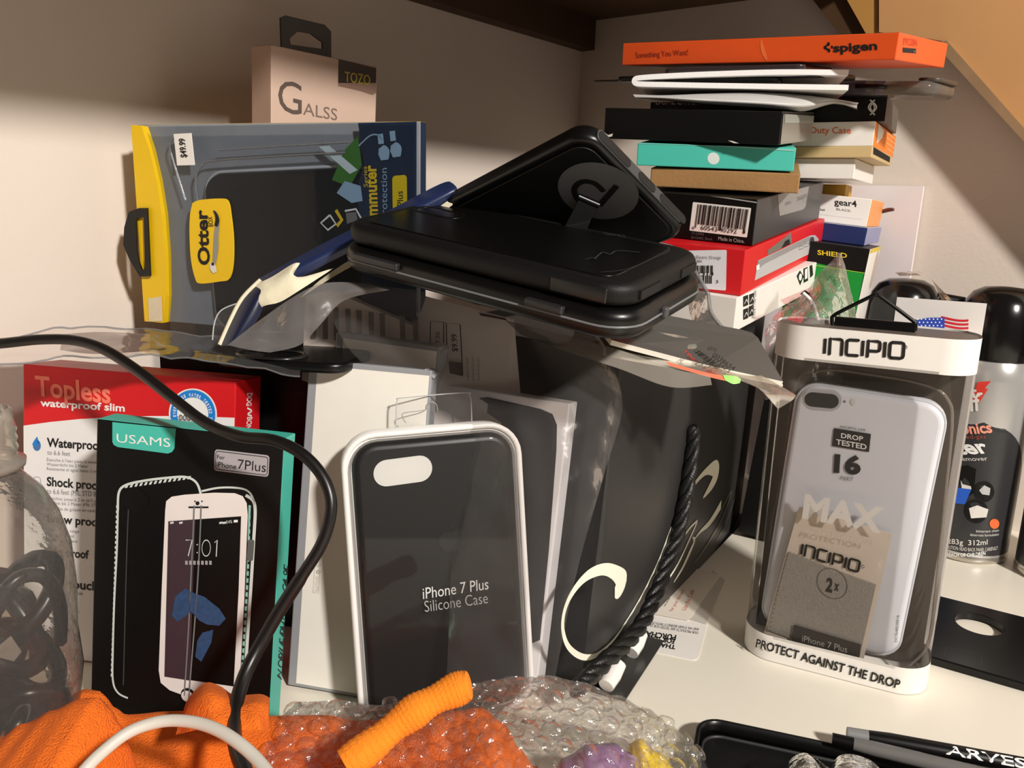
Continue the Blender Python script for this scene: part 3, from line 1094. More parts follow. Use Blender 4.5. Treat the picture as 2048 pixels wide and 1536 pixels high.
b.text(f, 'to 6.6 feet', (95, 909), (141, 912), (95, 900), GREYINK)
b.text(f, 'Shock proof', (94, 971), (203, 980), (94, 954), INK, bold=.03)
b.text(f, 'to 6.6 feet (MIL STD 810)', (94, 987), (206, 994), (94, 977), GREYINK)
b.text(f, 'Snow proof', (95, 1044), (203, 1053), (95, 1028), INK, bold=.03)
b.text(f, 'Dirt proof', (95, 1110), (178, 1117), (95, 1094), INK, bold=.03)
b.text(f, 'Full touch', (95, 1172), (196, 1181), (95, 1155), INK, bold=.03)
b.text(f, '1 year', (120, 1329), (185, 1334), (120, 1312), INK, bold=.0)
for i, (y, s_) in enumerate([(922, 'Étanche à l’eau jusqu’à environ 2 m'), (931, 'Wasserdicht bis 2 Meter'), (940, 'Resistente al agua hasta 2 metros'), (999, 'Antichoc jusqu’à 2 m (6.5 pi) MIL S'), (1008, 'Stoßfest bis 2 Meter (MIL STD 810)'), (1019, 'A prueba de golpes en caidas hasta'), (1062, 'Etanche a la neige'), (1072, 'Schneeabweisend'), (1082, 'A prueba de nieve'), (1130, 'Anti poussieres'), (1186, 'Touch ID, imperdible'), (1198, 'tactile totale'), (1211, 'display bedienung'), (1222, 'pantalla de acceso')]):
    b.text(f, s_, (94, y), (94 + 3.6 * len(s_), y + 3.4 * len(s_) * .06), (94, y - 6), GREYINK)
b.stroke(f, [(75, 874), (71, 884), (69, 891)], [.0006, .0022, .0030], BLU)
b.ell(f, (74, 891), (82, 891.5), (74, 880), BLU)
b.ppoly(f, [(74, 873), (80, 886), (68, 886)], BLU)
b.ell(f, (75, 899), (87, 900), (75, 896), mat('pale_water', (150, 190, 226), .5), lift=.0001)
b.rr(f, (70, 977), (84, 978), (67, 953), .0012, mat('pale_blue_line', (160, 176, 200), .5), inner=.0004)
for k in range(7):
    b.stroke(f, [(66 + k * 3.2, 974 + abs(k - 3) * -.5), (64 + k * 3.8, 980 - abs(k - 3))], .0005, mat('blue_spark', (90, 140, 200), .5), sub=1)
r = F['right']
b.text(r, 'DOG', (494, 786), (492, 812), (504, 786), WINK, bold=.02)
b.text(r, 'BONE', (494, 834), (490, 866), (504, 834), WINK, bold=.02)
b.stroke(r, [(494, 816), (503, 822), (495, 828), (503, 832)], .001, WINK)
b.stroke(f, [(433, 751), (468, 757)], .0012, WINK, sub=1)
b.stroke(r, [(470.5, 756), (490, 752), (525, 747)], .0012, WINK, sub=1)
done(b, 'phone_accessory_box', M, 'red and white box with feature list, standing behind the black and turquoise box')

# black and turquoise box
w, d, h = .0955, .0160, .1585
M = pose(-.1665, .3746, .0006, -.0792, .0785, .0509)
F = faces(M, w, d, h)
f = F['front']
b = MB(); b.box(w, d, h, BLACK, sides={'right': TEAL, 'top': TEAL})
b.ppoly(f, [(225, 844), (352, 857), (349, 897), (344, 904), (336, 907), (236, 894), (228, 890), (225, 884)], TEAL)
b.text(f, 'USAMS', (234, 884), (341, 894), (234, 867), WINK, bold=-.004, lift=.0003)
b.rr(f, (428, 941), (537, 954), (430, 898), .0016, mat('plate_grey', (170, 166, 170), .5))
b.rr(f, (430, 938), (535, 951), (432, 901), .0014, INK, lift=.0003, inner=.0003)
b.text(f, 'For', (435, 917), (450, 919), (435, 909), INK, lift=.0004)
b.text(f, 'iPhone', (434, 933), (473, 938), (434, 923), INK, lift=.0004)
b.text(f, '7Plus', (476, 937), (532, 944), (477, 918), INK, lift=.0004, bold=-.006)
LINE = mat('pale_line', (206, 214, 210), .5)
DLN = mat('dim_line', (64, 66, 66), .5)
outl = [(236, 1020), (238, 985), (252, 970), (290, 961), (340, 955), (372, 954), (392, 964), (401, 985), (404, 1010)]
b.stroke(f, outl, .0012, LINE)
b.stroke(f, [(236, 1020), (234, 1100), (229, 1200), (226, 1300), (226, 1360), (236, 1385), (256, 1396)], .0010, LINE)
b.stroke(f, [(258, 1000), (254, 1100), (250, 1250), (247, 1370)], .0006, DLN)
for k in range(14):
    x = 250 + k * 9.6
    y = 973 - k * 1.35
    b.ppoly(f, [(x, y + 3), (x + 5, y + 2.4), (x + 8, y - 4), (x + 3, y - 3.4)], LINE, .0003)
for k in range(34):
    y = 1010 + k * 10.2
    x = 236 - k * .33
    b.ppoly(f, [(x - 3, y), (x + 1, y + 1), (x + 1, y + 5), (x - 3, y + 6)], LINE, .0003)
b.ell(f, (272, 1002), (297, 1004), (272, 979), mat('lens_print', (6, 6, 6), .4), lift=.0002)
# the phone picture
PW = mat('phone_white', (232, 226, 222), .45)
ph = [(331, 1020), (333, 1002), (344, 993), (370, 989), (430, 985), (470, 986), (486, 992), (494, 1006), (496, 1030), (489, 1200), (478, 1400), (420, 1402), (400, 1402), (340, 1380), (322, 1365), (318, 1340), (324, 1180)]
b.ppoly(f, ph, PW, .0003)
b.ppoly(f, [(338, 1042), (483, 1032), (478, 1180), (468, 1372), (330, 1352), (334, 1200)], BLACK, .00045)
b.ppoly(f, [(338, 1042), (392, 1038), (386, 1200), (381, 1360), (330, 1352), (334, 1200)], mat('plum_print', (62, 46, 54), .5), .0006)
b.stroke(f, [(492, 990), (506, 1000), (511, 1020), (508, 1080), (502, 1180), (494, 1300), (487, 1420)], .0016, LINE, .0004)
b.stroke(f, [(404, 982), (440, 975), (480, 976), (500, 985), (511, 1008)], .0010, LINE, .0004)
b.stroke(f, [(500, 1010), (497, 1120), (490, 1260), (480, 1400)], .0012, mat('mint_print', (140, 190, 176), .5), .0004)
for k in range(26):
    y = 1010 + k * 14
    x = 505 - k * .85
    b.ppoly(f, [(x - 2, y), (x + 2, y + 1), (x + 2, y + 5), (x - 2, y + 6)], INK, .0006)
b.rr(f, (494, 1120), (507, 1121), (497, 1078), .001, mat('button_grey', (90, 94, 92), .4), lift=.0007)
b.stroke(f, [(378, 1014), (418, 1014)], .0009, INK, .0005)
for x, y, r_ in ((391, 1002, 1.6), (405, 1002, 1.6), (396, 1006, 4)):
    b.ell(f, (x, y), (x + r_, y), (x, y - r_), INK, lift=.0005)
b.stroke(f, [(404, 1010), (402, 1060), (398, 1140), (392, 1230), (384, 1330), (379, 1396)], .0007, mat('mid_line', (120, 122, 122), .5), .0008)
b.stroke(f, [(390, 1010), (388, 1060), (384, 1140), (380, 1230), (374, 1330), (370, 1390)], .0007, mat('mid_line', (120, 122, 122), .5), .0008)
for st_ in ([(373, 1079), (386, 1079), (378, 1111)], [(431, 1084), (436, 1079), (434, 1112)]):
    b.stroke(f, st_, .0005, LINE, lift=.0009, sub=1)
b.ell(f, (414, 1095), (423, 1095.5), (414.5, 1078), LINE, lift=.0009, inner=.88)
for y_ in (1088, 1104): b.ell(f, (396, y_), (397.3, y_), (396, y_ - 1.3), LINE, lift=.0009)
for k in range(7):
    b.rr(f, (372 + k * 8, 1128), (377 + k * 8, 1128.5), (372 + k * 8, 1120), .0001, mat('mid_line2', (160, 160, 160), .5), lift=.0009)
b.text(f, '54%', (454, 1046), (466, 1045), (454, 1040), LINE, lift=.0009)
for x in (342, 360, 440, 447):
    b.rr(f, (x, 1047), (x + 7, 1046), (x, 1043), .0001, LINE, lift=.0009)
b.rr(f, (469, 1044), (477, 1043.5), (469, 1039), .0001, WINK, lift=.0009)
BF = mat('blue_fish_print', (46, 74, 112), .5, var=.4, scale=500)
b.ppoly(f, [(345, 1230), (352, 1192), (372, 1176), (392, 1186), (410, 1192), (440, 1216), (453, 1236), (440, 1250), (416, 1248), (400, 1240), (384, 1222), (366, 1236), (356, 1242)], BF, .0008)
b.ppoly(f, [(396, 1280), (406, 1264), (428, 1258), (424, 1284), (404, 1322), (392, 1312)], BF, .0008)
b.ell(f, (377, 1388), (391, 1390), (377, 1375), INK, lift=.0006)
b.ell(f, (376, 1391), (388, 1393), (376, 1380), PW, lift=.0008)
r = F['right']
b.text(r, 'MOBILE PHONE CASE', (569, 1352), (582, 1134), (554, 1352), INK, bold=-.004)
done(b, 'phone_accessory_box', M, 'black and turquoise box showing a white phone picture, behind the cable')

# clear blister with a black case lying over the red box
bl = root('blister_pack', Matrix(), 'large clear blister pack with a black case, lying on top of the red box', 'package')
b = MB()
BLI = film('wavy_blister', tint=(248, 244, 243), haze=.08, gloss=.8, rough=.05, wrinkle=.25, wscale=25)
g = rowgrid([WP((-90, 735, .40), (60, 722, .41), (200, 712, .42), (360, 716, .425), (480, 730, .43), (600, 750, .43)),
             WP((-90, 700, .44), (60, 690, .45), (200, 686, .46), (360, 690, .465), (480, 700, .465), (600, 712, .46)),
             WP((-90, 690, .48), (20, 676, .49), (140, 651, .50), (290, 659, .505), (440, 674, .50), (600, 694, .48))], 40, 12, .002, 5, 40, Vector((0, 0, 1)))
b.grid(g, BLI)
e0 = [r[0] for r in g]
b.tube(g[-1], .0006, RID, n=6)
b.tube(g[0], .0005, RID, n=6)
b.build('clear_shell', bl)
b = MB()
q = at_d(500, 712, .455)
b.slab(.078, .052, .006, .012, BPLA, fil=.002, M=Matrix.Translation((-.1240, .458, .1792)) @ Matrix.Rotation(-.15, 4, 'Z'))
b.frame(.040, .028, .0012, .0139, .003, mat('lens_rim', (44, 42, 42), .25), M=Matrix.Translation((-.1340, .447, .1853)) @ Matrix.Rotation(-.15, 4, 'Z'))
tag(b.build('phone_case', bl), 'black phone case')
b = MB()
ins = rowgrid([WP((120, 700, .455), (190, 708, .455), (300, 702, .46)), WP((128, 668, .49), (200, 664, .495), (300, 668, .495))], 12, 6, .001, 2)
b.grid(ins, mat('rosy_card', (214, 190, 184), .4))
b.build('paper_insert', bl)

# crushed bottle holding a black cable
M = Matrix.Translation((-.2235, .322, 0)) @ Matrix.Rotation(.02, 4, 'Y')
bo = root('plastic_bottle', M, 'crumpled clear plastic bottle stuffed with black cable, at the left edge', 'bottle')
b = MB()
BOT = film('bottle_plastic', tint=(238, 236, 232), haze=.10, gloss=.9, rough=.1, wrinkle=.5, wscale=60, body=(190, 188, 184))
prof = [(.028, .0005), (.0325, .004), (.0335, .02), (.0325, .04), (.0335, .06), (.033, .08), (.0338, .10), (.0325, .118), (.0285, .134), (.0225, .146), (.0165, .153), (.0142, .156)]
b.lathe(prof, BOT, n=48, f=lambda a, z: 1 + .02 * sin(3 * a + z * 90) + .015 * sin(7 * a - z * 140))
b.build('bottle_body', bo)
b = MB()
NECK = film('neck_plastic', tint=(226, 220, 212), haze=.32, gloss=.9, rough=.15, body=(196, 188, 178))
b.lathe([(.0142, .1555), (.0175, .1575), (.0178, .160), (.0150, .161), (.0145, .163), (.0152, .165), (.0144, .167), (.0152, .169), (.0144, .171), (.0152, .173), (.0142, .176), (.0138, .1815), (.0125, .182)], NECK, n=36, cap0=False, cap1=False)
b.build('bottle_neck', bo)
cb = root('coiled_cable', M, 'black coiled cable stuffed inside the clear bottle', 'cable')
b = MB()
rnd = random.Random(11)
pts = []
for k in range(120):
    a = k * .42
    z = .012 + .098 * (k / 120) + .012 * sin(k * .9)
    r_ = .016 + .010 * sin(k * .73)
    pts.append(Vector((r_ * cos(a), r_ * sin(a), max(.006, z))))
b.tube(spline(pts, 3), .0040, BPLA, n=7)
lp = [(.012, -.02, .092), (.018, -.022, .108), (.024, -.016, .117), (.029, -.006, .112), (.028, .004, .094), (.02, .016, .07)]
b.tube(spline([Vector(p) for p in lp], 6), .003, BPLA, n=8)
b.slab(.03, .022, .012, .004, BPLA, fil=.003, M=Matrix.Translation((0, -.012, .078)) @ Matrix.Rotation(1.2, 4, 'X'))
cbm = b.build('cable_coil', cb)
b = MB()
rnd = random.Random(3)
for k in range(8):
    a = rnd.uniform(3.4, 6.2)
    z = rnd.uniform(.02, .09)
    p = Vector((.027 * cos(a), .027 * sin(a), z))
    t = Vector((-sin(a), cos(a), rnd.uniform(-.4, .4))).normalized()
    u = Vector((0, 0, 1))
    q = [p + t * (rnd.uniform(.004, .008) * cos(k2 * pi / 3)) + u * (rnd.uniform(.003, .010) * sin(k2 * pi / 3)) for k2 in range(6)]
    b = MB()
    b.add(q, [tuple(range(6))], mat('crushed_foil', (128, 122, 114), .35, var=.3, scale=200))
    b.build('plastic_scrap', cb)

# long black cable in front
CABLE = mat('cable_black', (20, 17, 17), .35, var=.1)
pts = WP((-60, 690, .41), (0, 687, .408), (80, 679, .406), (150, 681, .403), (210, 700, .398), (280, 745, .390), (350, 800, .382), (415, 848, .373), (480, 873, .364), (545, 880, .357), (600, 905, .352), (640, 945, .349), (660, 990, .347), (660, 1035, .346), (642, 1090, .346), (605, 1150, .346), (560, 1220, .346), (520, 1290, .344), (490, 1350, .338), (472, 1410, .328), (468, 1460, .315), (474, 1500, .300), (490, 1545, .285), (510, 1600, .27))
b = MB()
b.tube(spline(pts, 6), [.0026 + .0003 * (i > 90) for i in range((len(pts) - 1) * 6 + 1)], CABLE, n=12)
done(b, 'black_cable', Matrix(), 'thick black cable looping across the red and the turquoise boxes', 'cable')

# ------------------------------------------------------------------ middle: gift bag and what leans on it
AZ = radians(31.5)
BA = Vector((sin(AZ), cos(AZ), 0))          # along the bag's long face
BN = Vector((cos(AZ), -sin(AZ), 0))         # out of that face
G0 = Vector((.0453, .4201, 0))
GM = Matrix.Translation(G0) @ Matrix(((BA.x, -BN.x, 0), (BA.y, -BN.y, 0), (0, 0, 1))).to_4x4()
gbag = root('gift_bag', GM, 'glossy black paper gift bag with gold script writing and braided cord', 'bag')
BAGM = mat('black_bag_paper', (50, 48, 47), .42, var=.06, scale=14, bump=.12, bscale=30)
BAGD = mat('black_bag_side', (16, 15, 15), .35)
b = MB()
L, TH, HB = .340, .150, .194
# long face gently bulged and bending back at its far end
def bagface(a, z):
    t = a / L
    return -.004 * sin(pi * t) * sin(pi * z / HB) + .030 * max(0, t - .62) ** 2 * (2.2 - z / HB * 1.2) + (.0 if z > .03 else 0)
nx, nz = 34, 16
rows = [[Vector((max(L * i / nx, .026 * k / nz), bagface(L * i / nx, HB * k / nz), HB * k / nz)) for i in range(nx + 1)] for k in range(nz + 1)]
b.grid(rows, BAGM)
# gussets with a fold, back face
for a, s_ in ((0, 1), (L, -1)):
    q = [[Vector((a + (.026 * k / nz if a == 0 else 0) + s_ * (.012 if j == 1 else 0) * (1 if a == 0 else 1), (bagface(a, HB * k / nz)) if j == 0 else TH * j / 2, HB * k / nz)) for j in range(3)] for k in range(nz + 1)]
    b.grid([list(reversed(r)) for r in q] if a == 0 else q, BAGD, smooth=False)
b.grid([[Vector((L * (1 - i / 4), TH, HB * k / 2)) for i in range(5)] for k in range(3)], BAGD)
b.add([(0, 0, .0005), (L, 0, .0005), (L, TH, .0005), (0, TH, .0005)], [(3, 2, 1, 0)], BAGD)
b.build('paper_body', gbag)
b = MB()
b.box(L - .06, TH - .02, .012, BLACK, at=(L / 2 + .012, .012, HB - .016))  # flat box added inside the bag top as a support for the pile
b.build('support_board', gbag)
GOLD = mat('gold_foil', (255, 252, 232), .35, spec=.6, var=.02)


class BagFace(Face):
    def p(s, a, b_, lift=0):
        return Vector((a, bagface(min(max(a, 0), L), min(max(b_, 0), HB)) - lift, b_))


bf = BagFace(GM, (0, 0, 0), (1, 0, 0), (0, 0, 1))
def cr(x, y): return (1080 + x / 2.954, 820 + y / 2.954)
b = MB()
K = .00016
S1 = [(430, 1075), (448, 1052), (468, 1010), (440, 965), (380, 938), (310, 956), (240, 1010), (175, 1100), (138, 1200), (132, 1300), (160, 1390), (220, 1446), (285, 1460), (350, 1432), (425, 1360), (500, 1250), (580, 1110), (640, 985), (690, 865), (740, 720), (785, 600), (840, 490), (895, 410), (950, 355), (1000, 338), (1012, 372), (985, 435), (935, 512)]
W1 = [40, 78, 70, 52, 46, 42, 34, 28, 24, 20, 20, 22, 22, 18, 12, 10, 9, 9, 10, 11, 11, 8, 8, 12, 24, 24, 18, 4]
# stroke widths in metres on the face (the far part is seen more edge-on)
b.stroke(bf, [cr(*q) for q in S1], [v * K * (1 + .004 * max(0, q[0] - 400)) for v, q in zip(W1, S1)], GOLD, lift=.0004, sub=8)
b.stroke(bf, [cr(*q) for q in [(642, 1148), (720, 1035), (800, 905), (868, 745), (902, 660), (892, 660), (850, 705), (792, 800), (752, 888)]], [.0006, .002, .0024, .003, .0026, .0024, .0022, .002, .0008], GOLD, lift=.0004)
b.stroke(bf, [cr(*q) for q in [(782, 1015), (830, 930), (872, 830), (895, 765), (880, 748)]], [.001, .004, .005, .003, .001], GOLD, lift=.0004)
b.stroke(bf, [cr(*q) for q in [(884, 770), (930, 712), (985, 660), (1055, 556)]], [.001, .003, .006, .009], GOLD, lift=.0004)
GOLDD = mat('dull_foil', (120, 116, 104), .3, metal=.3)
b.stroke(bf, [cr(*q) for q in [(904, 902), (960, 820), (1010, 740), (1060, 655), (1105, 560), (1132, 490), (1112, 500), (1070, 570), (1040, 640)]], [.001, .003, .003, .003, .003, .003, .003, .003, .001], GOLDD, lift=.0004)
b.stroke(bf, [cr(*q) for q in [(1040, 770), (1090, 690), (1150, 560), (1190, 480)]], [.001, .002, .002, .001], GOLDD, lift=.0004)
tag(b.build('script_lettering', gbag), 'pale gold script lettering')
# braided cord handle
b = MB()
CORD = mat('braided_cord', (14, 13, 13), .42, var=.3, scale=600, bump=.4, bscale=900)
path_px = [(1383, 857, .004), (1387, 880, .007), (1378, 950, .008), (1366, 1020, .008), (1352, 1080, .008), (1330, 1140, .008), (1308, 1196, .010), (1284, 1246, .012), (1252, 1286, .014), (1212, 1322, .014), (1172, 1360, .012), (1152, 1380, .012)]
cp = []
for x, y, off in path_px:
    fo = Face(GM, (0, -off * .8 - .002, 0), (1, 0, 0), (0, 0, 1))
    q = fo.px(x, y)
    p = fo.p(q.x, q.y)
    if p.z < .005: p = GM.inverted() @ at_z(x, y, .005)
    cp.append(p)
cp = spline(cp, 10)
for ph in (0, 2 * pi / 3, 4 * pi / 3):
    pl = []
    for i, p in enumerate(cp):
        t = (cp[min(i + 1, len(cp) - 1)] - cp[max(i - 1, 0)]).normalized()
        a = t.cross(Vector((0, 1, 0))).normalized()
        c = t.cross(a)
        th_ = ph + i * .42
        pl.append(p + (a * cos(th_) + c * sin(th_)) * .0024)
    b.tube(pl, .0030, CORD, n=7)
b.build('braided_handle', gbag)
b = MB()
for (x0, y0), (x1, y1) in (((1282, 1266), (1262, 1306)), ((1238, 1326), (1212, 1372))):
    b = MB()
    b.tube([GM.inverted() @ (at_z(x0, y0, .012)), GM.inverted() @ (at_z((x0 + x1) / 2, (y0 + y1) / 2, .008)), GM.inverted() @ (at_z(x1, y1, .005))], [.0046, .0054, .0046], mat('white_tip', (236, 232, 226), .25), n=12)
    b.build('cord_tip', gbag)


def lay(name, pxs, z, th, m, label, cat, prints=None, group=None):
    b = MB()
    P = [at_z(x, y, z) for x, y in pxs]
    n_ = (P[1] - P[0]).cross(P[2] - P[1])
    if n_.z < 0: P.reverse()
    b.plate(P, th, m)
    F = Face(Matrix(), (0, 0, z), (1, 0, 0), (0, 1, 0))
    if prints: prints(b, F)
    return done(b, name, Matrix(), label, cat, group)


lay('black_paper', [(1152, 1374), (1250, 1401), (1328, 1281), (1272, 1266), (1240, 1290)], .0010, .0006, mat('black_gloss_paper', (58, 57, 55), .22), 'glossy black paper scrap under the cord ends, at the foot of the bag', 'paper')


def thanks(b, F):
    b.text(F, 'THANKS', (1352, 1291), (1296, 1282), (1350, 1299), INK, bold=.03)
    b.text(F, 'FOR YOUR', (1350, 1279), (1290, 1270), (1348, 1288), INK, bold=.03)
    b.text(F, 'PURCHASE', (1353, 1271), (1280, 1261), (1351, 1281), INK, bold=.03)
    b.text(F, 'OUR PRODUCTS ARE TESTED FOR QUALITY', (1397, 1264), (1284, 1246), (1396, 1269), GREYINK)
    b.text(F, 'AND WE STAND BEHIND IT WITH OUR', (1399, 1257), (1300, 1243), (1398, 1262), GREYINK)


lay('thank_you_card', [(1270, 1296), (1386, 1320), (1394, 1318), (1398, 1312), (1415, 1247), (1300, 1222), (1262, 1262)], .0005, .0004, WHITE, 'white thank-you card lying upside down on the shelf beside the bag', 'card', thanks)


def receipt(b, F):
    RI = mat('faded_red_ink', (206, 120, 108), .6)
    b.text(F, 'Use this Code:', (1372, 1222), (1390, 1180), (1363, 1220), RI)
    b.text(F, 'for your discount', (1345, 1223), (1370, 1180), (1338, 1222), RI)
    b.text(F, 'www', (1330, 1214), (1342, 1196), (1325, 1213), GREYINK)


lay('receipt', [(1302, 1226), (1376, 1240), (1382, 1234), (1440, 1150), (1370, 1130), (1340, 1175)], .0016, .0004, mat('receipt_paper', (226, 218, 206), .6), 'small white coupon with red print, half under the bag beside the card', 'paper', receipt)
lay('paper_slip', [(1380, 1238), (1412, 1248), (1450, 1160), (1425, 1140)], .0011, .0004, mat('grey_slip', (196, 190, 180), .6), 'grey paper slip between the coupon and the shelf, beside the bag', 'paper')

# white and grey boxes leaning on the bag
def cable_box(M, w, d, h, flap, label):
    rt = root('cable_box', M, label, 'box', 'white boxes with grey edges')
    b = MB()
    b.box(w, d, h, GREYC, bevel=.0008)
    F = box_face(M, w, d, h, 'front')
    F.lim = None
    b.poly(F, [Vector((.0052, .002)), Vector((w - .0012, .002)), Vector((w - .0012, h - .003)), Vector((.0052, h - .003))], mat('cream_print', (240, 236, 226), .45))
    if flap:
        b.stroke(F, [(626, 1185), (631, 1112), (641, 1112), (637, 1187), (626, 1185)], .0004, mat('pale_frame', (196, 190, 182), .5), sub=1)
        b.text(F, 'iPhone ● iPad', (629, 1184), (634, 1116), (638, 1184), mat('pale_frame', (196, 190, 182), .5))
    b.build('carton', rt)
    b = MB()
    b.plate([(w / 2 - .004, .0002, h + .0004), (w / 2 + .0015, .0004, h - .004), (w / 2 + .0015, d * .9, h - .001), (w / 2 - .003, d * .9, h + .001)], .0005, mat('flap_grey', (176, 178, 182), .5))
    b.build('side_flap', rt)
    return rt


cable_box(pose(-.0862, .4075, .0012, -.2, .165, .012), .0710, .0120, .1850, True, 'tall white and grey box directly behind the packaged black case')
cable_box(pose(-.0868, .4560, .0012, -.3, .085, .045), .0665, .0140, .1925, False, 'white and grey box standing one behind the tall cream one')

# price sheet standing behind the white boxes
b = MB()
P = WP((604, 760, .478), (612, 592, .505), (700, 572, .508), (820, 585, .504), (1028, 640, .492), (1042, 800, .470), (1000, 850, .462), (850, 850, .466))
SHM = Matrix()
b.plate(P, .0006, mat('grey_sheet', (226, 218, 212), .55))
n_ = (P[4] - P[1]).normalized()
up = ((P[1] - P[0]) - n_ * (P[1] - P[0]).dot(n_)).normalized()
fs_ = Face(Matrix(), P[0], n_, up)
if fs_.n.dot(CO - P[0]) < 0: fs_.n = -fs_.n
SL = .0022
for k, x in enumerate((622, 646, 668, 692, 714, 738, 760, 800, 826)):
    b.ppoly(fs_, [(x, 612 + k * 3), (x + 11, 613 + k * 3), (x + 12, 680 + k * 2), (x + 2, 680 + k * 2)], mat('stripe_grey', (120, 112, 110), .6), SL)
b.stroke(fs_, [(861, 690), (862, 646), (888, 648), (888, 690)], .0006, INK, SL, sub=1)
b.stroke(fs_, [(895, 720), (893, 649), (921, 653), (926, 754)], .0006, INK, SL, sub=1)
b.ppoly(fs_, [(898, 726), (925, 729), (926, 756), (900, 750)], mat('stripe_grey2', (96, 92, 90), .6), SL)
b.text(fs_, '7.50', (880, 690), (880, 668), (872, 690), INK, lift=SL)
b.text(fs_, '$9.99', (916, 707), (914, 672), (905, 707), INK, lift=SL, bold=.01)
for i, (t_, x) in enumerate((('supplied with', 938), ('accessories non', 949), ('www.shop.com', 960))):
    b.text(fs_, t_, (x, 765), (x - 1, 718), (x - 5, 765), GREYINK, lift=SL)
b.ppoly(fs_, [(958, 629), (1012, 640), (1014, 645), (962, 635)], mat('slot_brown', (70, 52, 46), .6), SL)
done(b, 'price_sheet', Matrix(), 'grey paper sheet with price boxes, standing inside the clear bag', 'paper')

# black carbon case in a white box
w, d, h = .0800, .0150, .1660
M = pose(-.0172, .4310, .0030, -.37, .128, .028)
F = faces(M, w, d, h)
b = MB(); b.box(w, d, h, mat('silver_white_card', (214, 212, 214), .45), bevel=.0008)
f = F['front']; f.lim = None
CARB = mat('carbon_print', (26, 27, 29), .35, var=.25, scale=900)
b.ppoly(f, [(958, 796), (975, 794), (1082, 818), (1105, 828), (1114, 850), (1113, 900), (1098, 1100), (1080, 1280), (1040, 1296), (960, 1280), (965, 1000), (960, 830), (974, 824), (976, 808)], CARB)
b.stroke(f, [(960, 798), (1080, 821), (1100, 832), (1108, 852), (1106, 900)], .0004, mat('carbon_line', (58, 58, 60), .3), lift=.0003)
done(b, 'phone_accessory_box', M, 'white box with a black phone back picture, inside the clear bag', group=None)

# clear bag over it
b = MB()
g = rowgrid([WP((640, 566, .455), (760, 572, .45), (880, 588, .445), (1000, 615, .44), (1110, 655, .435), (1195, 705, .43), (1232, 745, .43)),
             WP((700, 700, .452), (800, 690, .448), (900, 700, .446), (1000, 712, .434), (1100, 730, .425), (1180, 760, .42), (1244, 822, .425)),
             WP((900, 900, .440), (930, 880, .434), (980, 880, .424), (1040, 890, .412), (1110, 900, .404), (1160, 920, .406), (1205, 960, .412)),
             WP((900, 1180, .425), (930, 1160, .420), (980, 1150, .412), (1030, 1150, .404), (1080, 1150, .400), (1120, 1150, .402), (1150, 1160, .406)),
             WP((890, 1420, .404), (930, 1420, .400), (980, 1420, .396), (1020, 1420, .394), (1050, 1420, .393), (1075, 1420, .394), (1098, 1420, .396))], 60, 60, .0026, 8, 34)
b.grid(g, HAZY)
done(b, 'clear_bag', Matrix(), 'crinkled hazy clear plastic bag hanging in front of the black gift bag', 'bag')

# silicone case pack in front
w, d, h = .0938, .018, .1580
M = pose(-.0257, .3861, .0006, .2497, .1593, -.0536)
sp = root('case_package', M, 'clear rounded pack with a black phone case and white rim, leaning at the front', 'package')
FM = Matrix.Rotation(pi / 2, 4, 'X')        # slab xy -> front plane, thickness towards the viewer
b = MB()
PWH = mat('pack_white', (240, 238, 234), .35)
LMx = Matrix.Translation((0, d, h / 2)) @ FM
b.slab(w, h, .0135, .0175, PWH, fil=.0012, M=LMx)
b.frame(w + .0012, h + .0012, .0150, .018, .0028, PWH, M=LMx)
b.build('white_tray', sp)
b = MB()
b.slab(w - .0085, h - .0085, .0095, .0135, mat('silicone_black', (22, 21, 20), .42, var=.05), fil=.0042, M=Matrix.Translation((0, .0108, h / 2)) @ FM, steps=5)
f = Face(M, (0, .0012, h / 2), (1, 0, 0), (0, 0, 1))
b.rr(f, (749, 976), (866, 960), (745, 923), .0068, mat('camera_hole_white', (232, 230, 224), .4), lift=.0003)
# fruit-shaped emblem
ap = [(0, 10), (6, 14), (14, 14), (20, 8), (14, 0), (15, -9), (21, -15), (14, -25), (7, -28), (0, -25), (-7, -28), (-14, -24), (-21, -10), (-20, 4), (-12, 13), (-5, 13)]
c_ = f.px(903, 1075)
un = (f.px(925, 1071) - c_) / 21
vn = (f.px(900, 1050) - c_) / 26
EMB = mat('emblem_dim', (40, 39, 38), .35)
b.poly(f, [c_ + un * x * 1.15 + vn * y for x, y in ap], EMB, .0003)
b.poly(f, [c_ + un * x + vn * y for x, y in ((0, 17), (2, 25), (9, 29), (8, 22))], EMB, .0003)
b.build('silicone_case', sp)
b = MB()
f = Face(M, (0, -.0012, h / 2), (1, 0, 0), (0, 0, 1))
b.text(f, 'iPhone 7 Plus', (846, 1198), (977, 1178), (845, 1176), WINK)
b.text(f, 'Silicone Case', (850, 1224), (976, 1206), (848, 1202), mat('soft_white_ink', (196, 196, 192), .5), bold=-.008)
tag(b.build('printed_words', sp), 'small white printed words')
b = MB()
b.slab(w - .006, h - .006, .0185, .0150, film('pack_shell', tint=(240, 240, 240), haze=.01, gloss=.8, rough=.03), fil=.0050, M=Matrix.Translation((0, d - .0013, h / 2)) @ FM, steps=5)
b.build('clear_cover', sp)
b = MB()
ft = Face(M, (0, d - .002, 0), (1, 0, 0), (0, 0, 1))
tabo = [(792, 870), (793, 810), (796, 800), (804, 796), (930, 785), (938, 790), (942, 800), (944, 866)]
A_ = [ft.px(*q) for q in tabo]
b.add([ft.p(q.x, q.y) for q in A_], [tuple(range(8))], CLEAR)
EDG = film('plastic_edge', tint=(210, 210, 212), haze=.8, gloss=1, rough=.1)
b.tube(spline([ft.p(q.x, q.y) for q in A_], 4), .00035, EDG, n=6)
